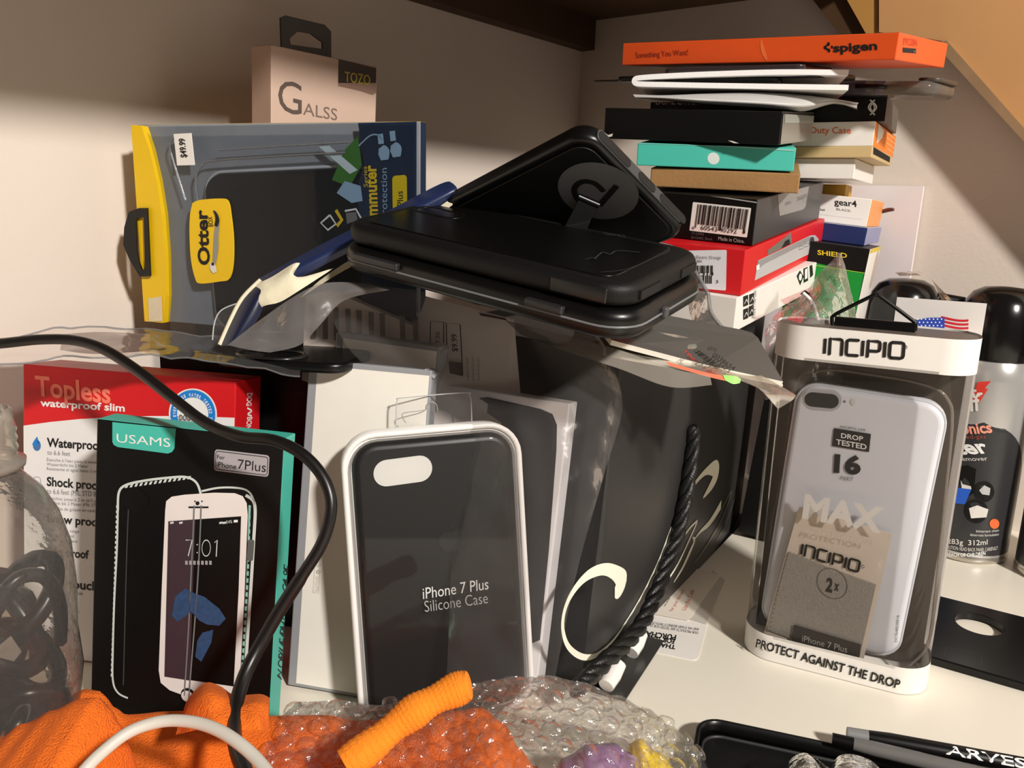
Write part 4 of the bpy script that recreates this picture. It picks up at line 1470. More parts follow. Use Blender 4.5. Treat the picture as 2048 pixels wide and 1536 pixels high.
sl = [(812, 846), (806, 836), (808, 826), (850, 820), (856, 808), (864, 804), (872, 808), (876, 822)]
b.tube(spline([ft.p(*ft.px(*q)) for q in sl], 4), .00025, mat('slot_line', (150, 148, 144), .3), n=5)
tag(b.build('hang_tab', sp), 'clear plastic hang tab')

# ------------------------------------------------------------------ phone cases lying on the bag
ML = pose(-.0243, .3868, .2263, -.5895, -.1668, .1313)
lw_, ld_ = .1720, .0910
rt = root('rugged_phone_case', ML, 'thick black rugged phone case with grey seam, lowest of the three loose cases', 'phone case')
b = MB()
b.slab(lw_, ld_, .0135, .018, BPLA, fil=.0048, M=Matrix.Translation((0, ld_ / 2, -.0015)), steps=5)
b.build('shell', rt)
b = MB()
b.frame(lw_ + .0007, ld_ + .0007, .0010, .0184, .0012, mat('seam_grey', (112, 114, 116), .35), M=Matrix.Translation((0, ld_ / 2, .0048)))
tag(b.build('grey_seam', rt), 'thin grey seam line')
b = MB()
for (x, wd_) in ((-.055, .030), (.045, .020)):
    b = MB()
    b.slab(wd_, .0035, .0035, .0012, mat('latch_grey', (40, 40, 42), .3), fil=.0006, M=Matrix.Translation((x, -.0008, .0065)))
    b.build('latch', rt)
b = MB()
b.slab(.004, .004, .005, .0015, GPLA, fil=.0008, M=Matrix.Translation((lw_ / 2 + .0004, .036, .003)))
b.build('latch', rt)

uw, ud = .1680, .0860
MU = ML @ Matrix.Translation((-.0010, .003, .0124))
ut = root('rugged_phone_case', MU, 'black phone case with port holes, lying on the thick rugged case', 'phone case')
b = MB()
b.slab(uw, ud, .0105, .016, BRUB, fil=.0042, M=Matrix.Translation((0, ud / 2, 0)), steps=5)
b.slab(uw - .022, ud - .018, .0009, .008, BPLA, fil=.0005, M=Matrix.Translation((-.002, ud / 2, .0102)))
b.build('shell', ut)
b = MB()
HOLE = mat('port_dark', (3, 3, 3), .6)
b.slab(.0018, .020, .0042, .0006, HOLE, fil=.0002, M=Matrix.Translation((uw / 2 + .00002, .022, .0032)))
b.build('port', ut)
b = MB()
b.slab(.0018, .017, .0042, .0006, HOLE, fil=.0002, M=Matrix.Translation((uw / 2 + .00002, .064, .0032)))
b.build('port', ut)
b = MB()
b.slab(.028, .0020, .0066, .0006, mat('grip_grey', (26, 27, 27), .3), fil=.0006, M=Matrix.Translation((.060, .0005, .0020)))
b.build('side_grip', ut)
b = MB()
b.frame(.032, .015, .0008, .0072, .0012, BPLA, M=Matrix.Translation((-.058, .052, .0107)))
b.slab(.0285, .0118, .0006, .0055, HOLE, fil=.0001, M=Matrix.Translation((-.058, .052, .0104)))
b.build('camera_ring', ut)
b = MB()
fu = Face(MU, (0, 0, .0106), (1, 0, 0), (0, 1, 0))
EG = mat('etched_grey', (62, 62, 62), .35)
b.text(fu, 'CTIA-HOTS-1', (1250, 473), (1207, 467), (1250, 478), EG, lift=.0008)
b.stroke(fu, [(1190, 520), (1205, 508), (1220, 512), (1235, 505), (1280, 508)], .0008, EG, lift=.0009)
b.stroke(fu, [(1170, 522), (1185, 519), (1192, 522)], .0006, EG, lift=.0009)
b.stroke(fu, [(1202, 548), (1260, 540), (1330, 506), (1336, 498)], .0005, EG, lift=.0009)
b.build('etched_marking', ut)

# leaning case with kickstand disc: its back faces down towards the viewer
kw, kh, kd = .1708, .0865, .0110
MK = pose(.0325 * 1.03, .4854 * 1.03, CAMH + (.2307 - CAMH) * 1.03, -.3187, -.8564, -.5551)
kt = root('kickstand_phone_case', MK, 'black phone case with grey disc and kickstand, propped over the other cases', 'phone case')
b = MB()
KMx = Matrix.Translation((0, kd, kh / 2)) @ FM
b.slab(kw, kh, kd, .0125, BPLA, fil=.0036, M=KMx, steps=5)
b.slab(kw - .010, kh - .010, .0008, .009, mat('matte_black', (10, 10, 10), .5, bump=.1, bscale=1500), fil=.0003, M=Matrix.Translation((0, .0003, kh / 2)) @ FM)
b.build('shell', kt)
fk = Face(MK, (0, -.0006, 0), (1, 0, 0), (0, 0, 1))
b = MB()
c_ = fk.px(1196, 383)
DISC = mat('disc_grey', (104, 104, 106), .5)
rd = .0212
def disc(c, r0, r1, a0, a1, n=40):
    return [(c + Vector((cos(a0 + (a1 - a0) * k / n), sin(a0 + (a1 - a0) * k / n))) * r0, c + Vector((cos(a0 + (a1 - a0) * k / n), sin(a0 + (a1 - a0) * k / n))) * r1) for k in range(n + 1)]
b.poly(fk, [c_ + Vector((cos(2 * pi * k / 48), sin(2 * pi * k / 48))) * rd for k in range(48)], DISC, .0003)
arc_ = [fk.px(*q) for q in [(1168, 410), (1152, 392), (1150, 374), (1166, 362), (1190, 366), (1208, 382)]]
b.stroke(fk, spline(arc_, 3), .0032, HOLE, lift=.0005, metric=True)
b.stroke(fk, [(1199, 410), (1234, 370)], .0032, HOLE, lift=.0005, sub=1)
tag(b.build('magnet_disc', kt), 'grey round disc on the back')
b = MB()
q0, q1 = fk.px(1178, 398), fk.px(1150, 438)
dr = (q1 - q0).normalized()
sd = Vector((-dr.y, dr.x))
wv = [(q0 - sd * .005, .0008), (q0 + sd * .005, .0008), (q0 + dr * .026 + sd * .0065, .020), (q0 + dr * .026 - sd * .0065, .020)]
b.plate([fk.p(q.x, q.y, l) for q, l in wv], .0016, mat('kickstand_gloss', (26, 26, 26), .2))
b.tube([fk.p(*(q0 - sd * .006), .0014), fk.p(*(q0 + sd * .006), .0014)], .0018, BPLA)
b.build('kickstand', kt)
b = MB()
for z_, hh in ((.066, .025), (.0395, .014), (.0165, .023)):
    b = MB()
    b.slab(hh, .0056, .0020, .0027, HOLE, fil=.0002, M=Matrix.Translation((kw / 2 - .0014, kd / 2, z_)) @ Matrix.Rotation(pi / 2, 4, 'Y') @ Matrix.Rotation(0, 4, 'Z'))
    b.build('port', kt)
b = MB()
b.slab(kh - .014, kd - .0042, .0010, .003, mat('rim_grey', (58, 60, 63), .4), fil=.0003, M=Matrix.Translation((kw / 2 - .0008, kd / 2, kh / 2)) @ Matrix.Rotation(pi / 2, 4, 'Y'))
b.build('grey_end', kt)
b = MB()
cc = fk.px(925, 402)
b.slab(.024, .013, .0012, .006, mat('hole_cream', (196, 190, 178), .5), fil=.0003, M=Matrix.Translation(fk.p(cc.x, cc.y, -.0005)) @ FM)

# navy torn packet behind the cases
nv = root('torn_packet', Matrix(), 'navy blue packet with torn cream lining, wedged behind the black cases', 'package')
NAVY = mat('navy_padded', (32, 44, 82), .35)
b = MB()
g = rowgrid([WP((520, 556, .462), (640, 490, .466), (760, 430, .470), (880, 368, .474), (905, 366, .476)),
             WP((530, 572, .452), (650, 506, .456), (770, 446, .460), (895, 384, .464), (914, 376, .467)),
             WP((552, 580, .456), (660, 524, .458), (780, 464, .462), (895, 402, .466), (912, 386, .469))], 24, 8, .0008, 1)
b.grid(g, NAVY)
b.build('navy_cover', nv)
b = MB()
CRM = mat('cream_padding', (232, 224, 196), .8, bump=.4, bscale=200)
g = rowgrid([WP((482, 606, .452), (505, 574, .452), (545, 553, .450), (585, 528, .449), (600, 526, .450)),
             WP((490, 622, .446), (520, 590, .444), (556, 568, .440), (584, 550, .440), (590, 556, .446)),
             WP((498, 630, .450), (528, 612, .446), (560, 604, .442), (600, 580, .444), (668, 536, .452))], 18, 12, .004, 4, 50)
b.grid(g, CRM)
g = rowgrid([WP((640, 560, .456), (700, 520, .458), (800, 466, .462), (905, 395, .466)), WP((600, 596, .450), (690, 540, .452), (800, 484, .457), (905, 410, .462))], 16, 5, .002, 6, 50)
b.grid(g, CRM)
tag(b.build('torn_lining', nv), 'torn cream paper lining')
b = MB()
g = rowgrid([WP((440, 690, .446), (462, 640, .448), (486, 596, .450), (522, 560, .452)),
             WP((458, 692, .440), (482, 650, .441), (508, 606, .443), (530, 572, .446)),
             WP((470, 692, .442), (500, 660, .443), (524, 622, .445), (530, 590, .448))], 14, 10, .0008, 2)
b.grid(g, mat('navy_dark', (22, 28, 56), .4))
b.tube([g[0][i] for i in range(len(g[0]))], .0014, CRM, n=6)
b.build('torn_end', nv)

# frosted sleeve crumpled between packet and bag
b = MB()
SLV = film('frosted_sleeve', tint=(196, 192, 190), haze=.30, gloss=.5, rough=.3, wrinkle=.5, wscale=30, body=(176, 172, 170))
g = rowgrid([WP((455, 690, .436), (520, 640, .436), (590, 592, .434), (650, 566, .432), (740, 566, .430)),
             WP((500, 700, .432), (560, 668, .430), (620, 630, .428), (668, 590, .428), (760, 575, .428)),
             WP((540, 705, .432), (600, 690, .430), (640, 650, .428), (690, 600, .430), (780, 580, .430))], 26, 14, .003, 9, 40)
b.grid(g, SLV)
done(b, 'frosted_sleeve', Matrix(), 'frosted plastic sleeve crumpled below the torn navy packet', 'bag')
b = MB()
A_ = WP((425, 680, .452), (428, 650, .452), (436, 628, .453), (450, 616, .454), (478, 606, .455), (496, 604, .456), (488, 650, .452), (476, 682, .450))
b.add(A_, [tuple(range(8))], CLEAR)
b.tube(spline(A_, 4), .0004, EDG, n=6)
done(b, 'hang_tab', Matrix(), 'clear rounded hang tab poking up left of the torn navy packet', 'tab')

# flat packs on top of the bag, sloping to the right
hc = root('hang_card_pack', Matrix(), 'flat white-edged pack with grey face and price label, jutting from under the black cases', 'package')
b = MB()
P = WP((1180, 640, .440), (1335, 640, .455), (1480, 668, .458), (1500, 674, .457), (1512, 684, .455), (1562, 772, .425), (1420, 742, .415), (1220, 690, .405))
b.plate(P, .0028, mat('grey_pack_face', (84, 82, 78), .35), mat('white_pack_edge', (230, 226, 214), .5))
b.tube(spline(P[:6], 4), .0011, mat('white_pack_edge', (230, 226, 214), .5), n=8)
b.build('backing_card', hc)
b = MB()
g = rowgrid([WP((1150, 660, .425), (1260, 660, .432), (1380, 676, .436), (1470, 724, .432), (1540, 760, .418), (1592, 790, .408)),
             WP((1140, 680, .410), (1250, 694, .414), (1370, 716, .416), (1450, 744, .412), (1525, 778, .405), (1585, 800, .404)),
             WP((1100, 690, .398), (1230, 716, .402), (1350, 738, .403), (1440, 752, .402), (1510, 772, .400), (1556, 818, .398))], 40, 20, .0016, 12, 40)
b.grid(g, film('sleeve_film', tint=(240, 236, 228), haze=.30, gloss=.5, rough=.2, wrinkle=.3, wscale=30, body=(206, 196, 178)))
tag(b.build('clear_sleeve', hc), 'crinkled clear sleeve')
b = MB()
g = rowgrid([WP((1215, 664, .434), (1330, 684, .4365), (1440, 700, .4365), (1470, 742, .424)), WP((1180, 690, .412), (1300, 716, .410), (1400, 736, .410), (1466, 762, .406))], 18, 8, .0006, 3)
b.grid(g, mat('beige_label', (206, 190, 166), .5))
lf = Face(Matrix(), at_d(1430, 720, .4075), (at_d(1480, 750, .4035) - at_d(1400, 712, .4095)), (at_d(1440, 690, .424) - at_d(1420, 730, .4045)))
lift_ = 0
b.barcode(lf, (1384, 704), (1432, 738), (1396, 700), INK, 21, lift=lift_, n=16)
b.text(lf, '0038654', (1424, 712), (1466, 740), (1432, 706), INK, lift=lift_)
b.text(lf, 'D73423', (1420, 718), (1456, 744), (1426, 713), INK, lift=lift_)
b.text(lf, '(D)', (1416, 700), (1434, 704), (1420, 694), INK, lift=lift_)
b.text(lf, '7 Plus', (1362, 706), (1384, 722), (1368, 701), mat('red_ink', (210, 40, 40), .5), lift=lift_)
b.build('price_label', hc)
b = MB()
g = rowgrid([WP((1330, 722, .404), (1400, 742, .403), (1450, 752, .4025)), WP((1340, 732, .4025), (1410, 752, .4015), (1452, 762, .401))], 10, 3, 0)
b.grid(g, mat('salmon_strip', (228, 120, 90), .4))
g = rowgrid([WP((1446, 750, .4022), (1470, 752, .402), (1482, 758, .402)), WP((1450, 760, .401), (1466, 768, .4005), (1480, 766, .401))], 6, 3, 0)
b.grid(g, mat('green_strip', (150, 226, 96), .4))
b.build('colour_strip', hc)

# thin clear strip lying along the front of the bag top
b = MB()
g = rowgrid([WP((1010, 640, .412), (1120, 668, .405), (1240, 700, .398), (1340, 736, .395), (1420, 752, .398)),
             WP((1040, 668, .404), (1130, 702, .398), (1240, 738, .392), (1340, 774, .390), (1424, 770, .394))], 30, 8, .0012, 14, 40)
b.grid(g, film('milky_strip', tint=(236, 232, 226), haze=.34, gloss=.4, rough=.25, body=(190, 182, 170)))
done(b, 'clear_sleeve', Matrix(), 'long milky plastic sleeve hanging over the top edge of the gift bag', 'bag')

# clear pack edge curling beside the cases
b = MB()
pl = WP((1310, 486, .50), (1345, 494, .50), (1370, 512, .498), (1392, 545, .494), (1415, 585, .49), (1418, 600, .488), (1424, 628, .486), (1452, 664, .484))
b.tube(spline(pl, 5), .0011, film('clear_rim', tint=(220, 220, 222), haze=.22, gloss=1, rough=.05), n=8)
g = rowgrid([pl, WP((1290, 500, .515), (1330, 520, .515), (1350, 548, .515), (1370, 590, .512), (1380, 630, .508), (1386, 642, .505), (1392, 655, .503), (1400, 672, .50))], 24, 6, .002, 7, 50)
b.grid(g, CLEARW)
done(b, 'blister_pack', Matrix(), 'clear curved blister shell between the black cases and the red box', 'package')

# crumpled clear bag with dark bits, behind the tall white-banded box
cbag = root('clear_bag', Matrix(), 'crumpled clear bag with a dark clip inside, standing behind the white-banded box', 'bag')
b = MB()
g = rowgrid([WP((1530, 660, .50), (1560, 620, .505), (1606, 590, .51), (1640, 545, .515), (1664, 522, .515), (1678, 505, .515), (1690, 530, .515)),
             WP((1530, 690, .492), (1570, 650, .490), (1614, 616, .488), (1650, 590, .49), (1672, 575, .49), (1690, 570, .495), (1700, 575, .505)),
             WP((1530, 720, .49), (1575, 690, .482), (1620, 664, .478), (1655, 650, .48), (1680, 640, .484), (1700, 636, .49), (1712, 632, .50)),
             WP((1530, 800, .50), (1580, 790, .49), (1625, 780, .488), (1660, 770, .488), (1690, 765, .49), (1705, 760, .495), (1722, 755, .505))], 44, 30, .005, 21, 55)
b.grid(g, film('crumpled_film', tint=(232, 230, 228), haze=.22, gloss=.45, rough=.15, wrinkle=.9, wscale=70, body=(210, 206, 202)))
b.build('clear_film', cbag)
b = MB()
g = rowgrid([WP((1600, 588, .505), (1612, 596, .503), (1626, 620, .50), (1634, 648, .498)), WP((1610, 580, .507), (1624, 592, .505), (1636, 622, .502), (1648, 652, .50))], 10, 4, .001, 2)
b.grid(g, BPLA)
b.tube(spline(WP((1606, 586, .5), (1624, 604, .498), (1634, 632, .497), (1640, 655, .497)), 4), .0012, WHITE, n=6)
b.build('dark_clip', cbag)
b = MB()
b.add(WP((1560, 600, .515), (1620, 575, .52), (1640, 610, .515), (1600, 640, .51)), [(0, 1, 2, 3)], film('pink_film', tint=(240, 210, 210), haze=.25, gloss=.3, body=(220, 150, 150)))
b.build('pink_wrapper', cbag)

# ------------------------------------------------------------------ tall white-banded case box
w, d, h = .1066, .045, .2100
M = pose(.1977, .4459, .0004, -.4434, -.0091, 0)
ib = root('phone_case_package', M, 'tall clear box with white bands holding a frosted white phone case', 'package')


def lens(W_, D_, z, n=10, bow=.004):
    """outline from above: gently bowed front and back, rounded ends"""
    r = D_ * .42
    o = []
    pts = rrect(W_, D_, r, n)
    return [Vector((x, D_ / 2 + y * (1 + .0), z)) for x, y in pts]


def ringwall(b, z0, z1, W_, D_, mt, cap0=False, cap1=False):
    b.loft([lens(W_, D_, z0), lens(W_, D_, z1)], mt, cap0, cap1)


f = Face(M, (0, 0, 0), (1, 0, 0), (0, 0, 1))
zt = h - .0205
b = MB()
ringwall(b, h - .0195, h, w, d, WHITE)
f_ = Face(M, (0, -.0001, 0), (1, 0, 0), (0, 0, 1))
b.logo(f_, (1649, 707), (1806, 717), (1651, 677), INK, wid=.0017)
b.ell(f_, (1812, 694), (1815, 694.5), (1812, 690.5), GREYINK, inner=.6)
b.build('top_band', ib)
b = MB()
b.add(lens(w - .0012, d - .0012, h - .0010), [tuple(range(len(lens(1, 1, 0))))], mat('taupe_lid', (96, 86, 78), .5))
b.build('lid', ib)
b = MB()
ringwall(b, 0, .0168, w + .0004, d + .0004, WHITE)
b.add(lens(w, d, .0003), [tuple(reversed(range(44)))], WHITE)
b.text(f_, 'PROTECT AGAINST THE DROP', (1511, 1293), (1798, 1377), (1514, 1277), INK, bold=.02, lift=.0005)
b.build('bottom_band', ib)
b = MB()
ringwall(b, .015, h - .018, w - .0006, d - .0006, film('box_shell', tint=(250, 249, 248), haze=.02, gloss=.6, rough=.03, wrinkle=.02, wscale=10, body=(170, 160, 150)))
b.build('clear_shell', ib)
b = MB()
BK = mat('smoky_insert', (92, 82, 74), .4, var=.06)
b.grid([[Vector((x, d * .80 - .004 * cos(x / w * pi), z)) for x in [w * (i / 12 - .5) * .93 for i in range(13)]] for z in (.004, h * .33, h * .66, h - .002)], BK)
fi = Face(M, (0, d * .42, 0), (1, 0, 0), (0, 0, 1))
P = [fi.px(*q) for q in [(1575, 1300), (1560, 1060), (1586, 790), (1640, 742), (1760, 752), (1858, 772), (1896, 800), (1904, 850), (1890, 1000), (1870, 1200), (1855, 1290), (1820, 1330)]]
b.tube(spline([fi.p(q.x, q.y) for q in P], 6), .0009, film('tray_edge', tint=(220, 214, 206), haze=.3, gloss=1, rough=.08, body=(190, 180, 168)), n=8)
b.build('inner_tray', ib)
# frosted case
c0, c1, c2 = fi.px(1572, 1288), fi.px(1812, 1306), fi.px(1590, 772)
cw, ch = .0790, .1570
cc = (fi.px(1583, 770) + fi.px(1812, 1302)) / 2
ang = -.045
FMX = Matrix.Translation(fi.p(cc.x, cc.y)) @ Matrix.Rotation(pi / 2, 4, 'X') @ Matrix.Rotation(ang, 4, 'Z')
FROST = mat('frosted_white', (226, 228, 236), .35, var=.02, scale=20)
b = MB()
b.slab(cw, ch, .0085, .0125, FROST, fil=.0032, M=FMX, steps=5)
b.frame(cw + .0022, ch + .0022, .0065, .0135, .0014, mat('bumper_pale', (204, 206, 214), .3), M=FMX)
cse = b.build('frosted_case', ib)
fc = Face(M, (0, d * .42 - .0086, 0), (1, 0, 0), (0, 0, 1))
b = MB()
b.rr(fc, (1604, 818), (1681, 824), (1608, 776), .006, mat('hole_ring', (186, 186, 192), .3), lift=.0001)
b.rr(fc, (1608, 811), (1676, 818), (1611, 783), .005, mat('camera_dark', (20, 19, 19), .2), lift=.0004)
b.build('camera_opening', ib)
b = MB()
b.ell(fc, (1689, 803), (1691.5, 803.4), (1689, 800.5), GREYINK)
b.build('microphone_hole', ib)
b = MB()
b.ell(fc, (1706, 804), (1712, 804.5), (1706, 797), WHITE)
b.ell(fc, (1706, 804), (1711, 804.5), (1706, 798), mat('flash_pale', (214, 214, 212), .3), lift=.0003)
b.build('flash_lens', ib)
b = MB()
b.text(fc, 'DC7648230516', (1795, 1284), (1799, 1230), (1790, 1284), GREYINK)
b.build('case_marking', ib)
b = MB()
SHF = Face(M, (0, .0012, 0), (1, 0, 0), (0, 0, 1))
SH = Face(M, (0, .0098, 0), (1, 0, 0), (0, 0, 1))
b.text(SH, 'INCIPIO LAB', (1681, 855), (1731, 862), (1681, 851), INK)
b.ppoly(SH, [(1664, 892), (1738, 904), (1742, 868), (1668, 856)], INK)
b.text(SH, 'DROP', (1682, 875), (1726, 882), (1682.5, 866), WINK, bold=.02, lift=.0004)
b.text(SH, 'TESTED', (1672, 888), (1733, 899), (1672.5, 878), WINK, bold=.02, lift=.0004)
b.text(SH, '16', (1667, 943), (1721, 948), (1669, 910), INK, bold=.045)
b.text(SH, 'FEET', (1681, 959), (1707, 962), (1681.5, 952), GREYINK)
FW = mat('frost_print', (244, 240, 236), .5)
SH = SHF
b.text(SH, 'MAX', (1604, 1034), (1762, 1064), (1610, 990), FW, bold=.04)
b.text(SH, 'PROTECTION', (1618, 1066), (1742, 1090), (1620, 1056), mat('frost_print2', (214, 204, 196), .5), bold=.0)
tag(b.build('window_print', ib), 'black and white print on the clear front')
# card with cleaning cloth
b = MB()
cdF = Face(M, (0, .0055, 0), (1, 0, 0), (0, 0, 1))
b.plate([cdF.p(*cdF.px(*q)) for q in reversed([(1598, 1014), (1784, 1068), (1722, 1342), (1528, 1266)])], .0006, mat('cream_card', (230, 216, 202), .5))
b.logo(cdF, (1602, 1108), (1716, 1143), (1606, 1087), INK, wid=.0013, lift=.0009)
b.ell(cdF, (1726, 1132), (1729, 1133), (1726.5, 1128.5), GREYINK, inner=.6, lift=.0009)
b.build('insert_card', ib)
b = MB()
clF = Face(M, (0, .0045, 0), (1, 0, 0), (0, 0, 1))
q_ = [clF.px(*q) for q in [(1578, 1104), (1664, 1138), (1752, 1170), (1738, 1232), (1718, 1318), (1630, 1294), (1534, 1260), (1556, 1182)]]
b.plate([clF.p(q.x, q.y) for q in reversed(q_)], .0008, mat('microfibre_grey', (168, 162, 154), .95, var=.12, scale=500, bump=.6, bscale=1500))
clP = Face(M, (0, .0044, 0), (1, 0, 0), (0, 0, 1))
for k in range(18):
    t = k / 17
    b.stroke(clP, [(1574 - 34 * t, 1110 + 150 * t), (1571 - 34 * t, 1113 + 150 * t)], .0005, GREYINK, sub=1)
b.ell(clP, (1664, 1167), (1695, 1176), (1667, 1137), mat('ring_ink', (110, 106, 102), .5), inner=.95)
b.text(clP, '2', (1651, 1181), (1664, 1184), (1654, 1156), mat('dark_ink', (60, 56, 54), .6), bold=.04)
b.text(clP, 'x', (1668, 1180), (1677, 1182), (1671, 1160), mat('dark_ink', (60, 56, 54), .6), bold=.02)
tag(b.build('cleaning_cloth', ib), 'grey fuzzy cleaning cloth')
b = MB()
lb = Face(M, (0, .0030, 0), (1, 0, 0), (0, 0, 1))
b.plate([lb.p(*lb.px(*q)) for q in reversed([(1588, 1250), (1722, 1290), (1716, 1336), (1582, 1296)])], .0005, mat('charcoal_label', (42, 38, 36), .45))
b.text(lb, 'iPhone 7 Plus', (1604, 1282), (1694, 1305), (1605, 1270), mat('grey_label_ink', (186, 184, 180), .5), lift=.0003)
b.build('model_label', ib)
# hanger
b = MB()
HGF = Face(M, (0, d * .5, 0), (1, 0, 0), (0, 0, 1))
P = [HGF.px(*q) for q in [(1666, 650), (1664, 640), (1672, 628), (1742, 593), (1752, 590), (1762, 594), (1824, 640), (1831, 648), (1830, 662)]]
b.tube(spline([HGF.p(q.x, q.y) for q in P], 4), .0011, BPLA, n=8)
p0, p1 = HGF.px(1668, 652), HGF.px(1830, 668)
b.box((p1 - p0).length, .0022, .0055, BPLA, at=((p0.x + p1.x) / 2, d * .5 - .0011, h - .0012), bevel=.0006)
tag(b.build('hanger', ib), 'black folding hanger')

# flag card behind it
M2 = M @ Matrix.Translation((.032, d + .004, 0))
b = MB()
FW_, FH_ = .0465, .2255
b.box(FW_, .0006, FH_, mat('flag_card', (226, 220, 216), .5), bevel=0)
ff = Face(M2, (-FW_ / 2, 0, 0), (1, 0, 0), (0, 0, 1))
x0, x1 = 1829, 1937
for k in range(7):
    up_, lo_ = [], []
    for i in range(13):
        t = i / 12
        x = x0 + (x1 - x0) * t
        yb = 633 + 2 * t - 4.5 * sin(t * pi * 1.7) * (1 if t > .45 else .3)
        up_.append((x, yb + k * 7.6))
        lo_.append((x, yb + k * 7.6 + 4.2))
    s0 = 6 if k < 4 else 0
    b.add([ff.p(*ff.px(*q), .0002) for q in up_[s0:] + lo_[s0:]], [(len(up_[s0:]) + i, len(up_[s0:]) + i + 1, i + 1, i) for i in range(len(up_[s0:]) - 1)], mat('flag_red', (206, 30, 44), .5))
up_ = [(x0 + 60 * t, 644 - 11 * sin(min(1, t * 1.3 + .25) * pi / 2) + 2) for t in [i / 8 for i in range(9)]]
b.ppoly(ff, [(x0 - 6, 672)] + [(x0 + 60, 666)] + list(reversed(up_)), mat('flag_blue', (44, 76, 186), .5), .0004)
for r_ in range(5):
    for c_i in range(7):
        x, y = x0 + 6 + c_i * 8 + (r_ % 2) * 4, 638 + r_ * 6.5
        if x < x0 + 58: b.ell(ff, (x, y), (x + 1.7, y), (x, y - 1.7), WINK, lift=.0006, n=8)
done(b, 'flag_card', M2, 'white card with an American flag print behind the white-banded box', 'card')

# ------------------------------------------------------------------ spray cans
def can(x, y, label, rz=0, printed=False):
    Mc = Matrix.Translation((x, y, 0))
    rt = root('duster_can', Mc, label, 'spray can', 'duster cans by the back wall')
    b = MB()
    ALU = mat('can_silver', (206, 204, 202), .22, metal=.55, var=.03)
    RM = mat('can_rim', (196, 190, 180), .25, metal=.8)
    b.lathe([(.0310, 0), (.0330, .0015), (.0332, .004), (.0326, .006)], RM, 48)
    b.lathe([(.0326, .006), (.0326, .150), (.0320, .156), (.0300, .163), (.0285, .166)], ALU, 48, cap0=False)
    b.build('can_body', rt)
    b = MB()
    c = Cyl(Mc, .0326)
    DG_ = mat('label_charcoal', (52, 52, 54), .28)
    rows = []
    n = 30
    zz = [.008 + (.118 - .008) * k / n for k in range(n + 1)]
    for z in zz:
        t = (z - .008) / .110
        wd_ = .046 * math.sqrt(max(0, 1 - max(0, (t - .35) / .65) ** 2.2))
        rows.append([c.p(-wd_ + 2 * wd_ * i / 24 + .001, z, .0002) for i in range(25)])
    b.grid(rows, DG_)
    if printed:
        b.ppoly(c, [(1945, 800), (1955, 764), (1982, 762), (1970, 776), (1976, 778), (1958, 806)], mat('can_red', (214, 60, 48), .4), .0005)
        SV = mat('can_print_silver', (224, 220, 214), .4)
        b.text(c, 'Dust-', (1900, 797), (1966, 795), (1900, 773), SV, bold=.02, lift=.0007)
        b.text(c, 'Off', (1912, 824), (1962, 820), (1912, 792), SV, bold=.02, lift=.0007)
        PK = mat('can_print_salmon', (240, 160, 138), .45)
        b.text(c, 'Electronics', (1880, 866), (1985, 864), (1880, 846), PK, bold=.03, lift=.0007)
        b.text(c, 'compressed-gas', (1886, 876), (1972, 876), (1886, 868), mat('can_print_brown', (150, 80, 66), .5), lift=.0007)
        b.text(c, 'Duster', (1870, 906), (1981, 904), (1870, 880), WINK, bold=.03, lift=.0007)
        b.text(c, 'Dust & Lint Remover', (1868, 916), (1976, 920), (1868, 908), SV, lift=.0007)
        b.ppoly(c, [(1908, 935), (1935, 930), (1952, 938), (1948, 985), (1925, 1000), (1905, 985)], BLACK, .0006)
        b.ppoly(c, [(1922, 960), (1926, 968), (1942, 972), (1943, 978), (1924, 976)], SV, .0008)
        b.ppoly(c, [(1908, 985), (1918, 975), (1943, 978), (1930, 1008), (1908, 1006)], mat('can_blue', (40, 96, 206), .4), .0008)
        for x_, y_, r_ in ((1968, 983, 20), (1952, 1022, 23)):
            b.ell(c, (x_, y_), (x_ + r_, y_), (x_, y_ - r_ * 1.05), BLACK, lift=.0006)
        b.ppoly(c, [(1958, 980), (1968, 970), (1980, 976), (1978, 990), (1964, 988)], mat('can_mouse', (190, 190, 190), .4), .0008)
        b.ppoly(c, [(1938, 1016), (1954, 1010), (1976, 1018), (1972, 1034), (1942, 1036)], SV, .0008)
        b.ell(c, (1988, 1047), (1997, 1047), (1988, 1037), mat('can_orange', (236, 110, 60), .45), lift=.0008)
        b.text(c, 'bitterant clean', (1952, 1064), (1996, 1062), (1952, 1059), SV, lift=.0007)
        b.text(c, 'deterrent formulation', (1940, 1071), (1996, 1070), (1940, 1066), SV, lift=.0007)
        b.text(c, '283g  312ml', (1896, 1086), (1974, 1088), (1896, 1076), SV, bold=.01, lift=.0007)
        b.text(c, 'CAUTION: READ BACK PANEL CAREFULLY', (1892, 1096), (1994, 1098), (1892, 1089), SV, lift=.0007)
        b.text(c, 'OUT OF REACH OF CHILDREN', (1868, 1108), (1970, 1109), (1868, 1101), WINK, bold=.02, lift=.0007)
    b.build('can_label', rt)
    b = MB()
    b.lathe([(.0296, .166), (.0300, .168), (.0298, .185), (.0285, .200), (.0262, .210), (.0215, .2175), (.0140, .2215), (.004, .2225)], mat('cap_black', (16, 15, 15), .18, var=.1), 60, f=lambda a, z: 1 - .012 * (max(0, cos(a * 9)) ** 6) * (1 if .17 < z < .216 else 0))
    b.build('cap', rt)
    b = MB()
    dv = Matrix.Rotation(rz, 4, 'Z')
    b.tube([dv @ Vector((.012, 0, .208)), dv @ Vector((.030, 0, .207)), dv @ Vector((.046, 0, .205))], [.0052, .0048, .0048], BPLA, n=14)
    b.build('nozzle', rt)
    return rt


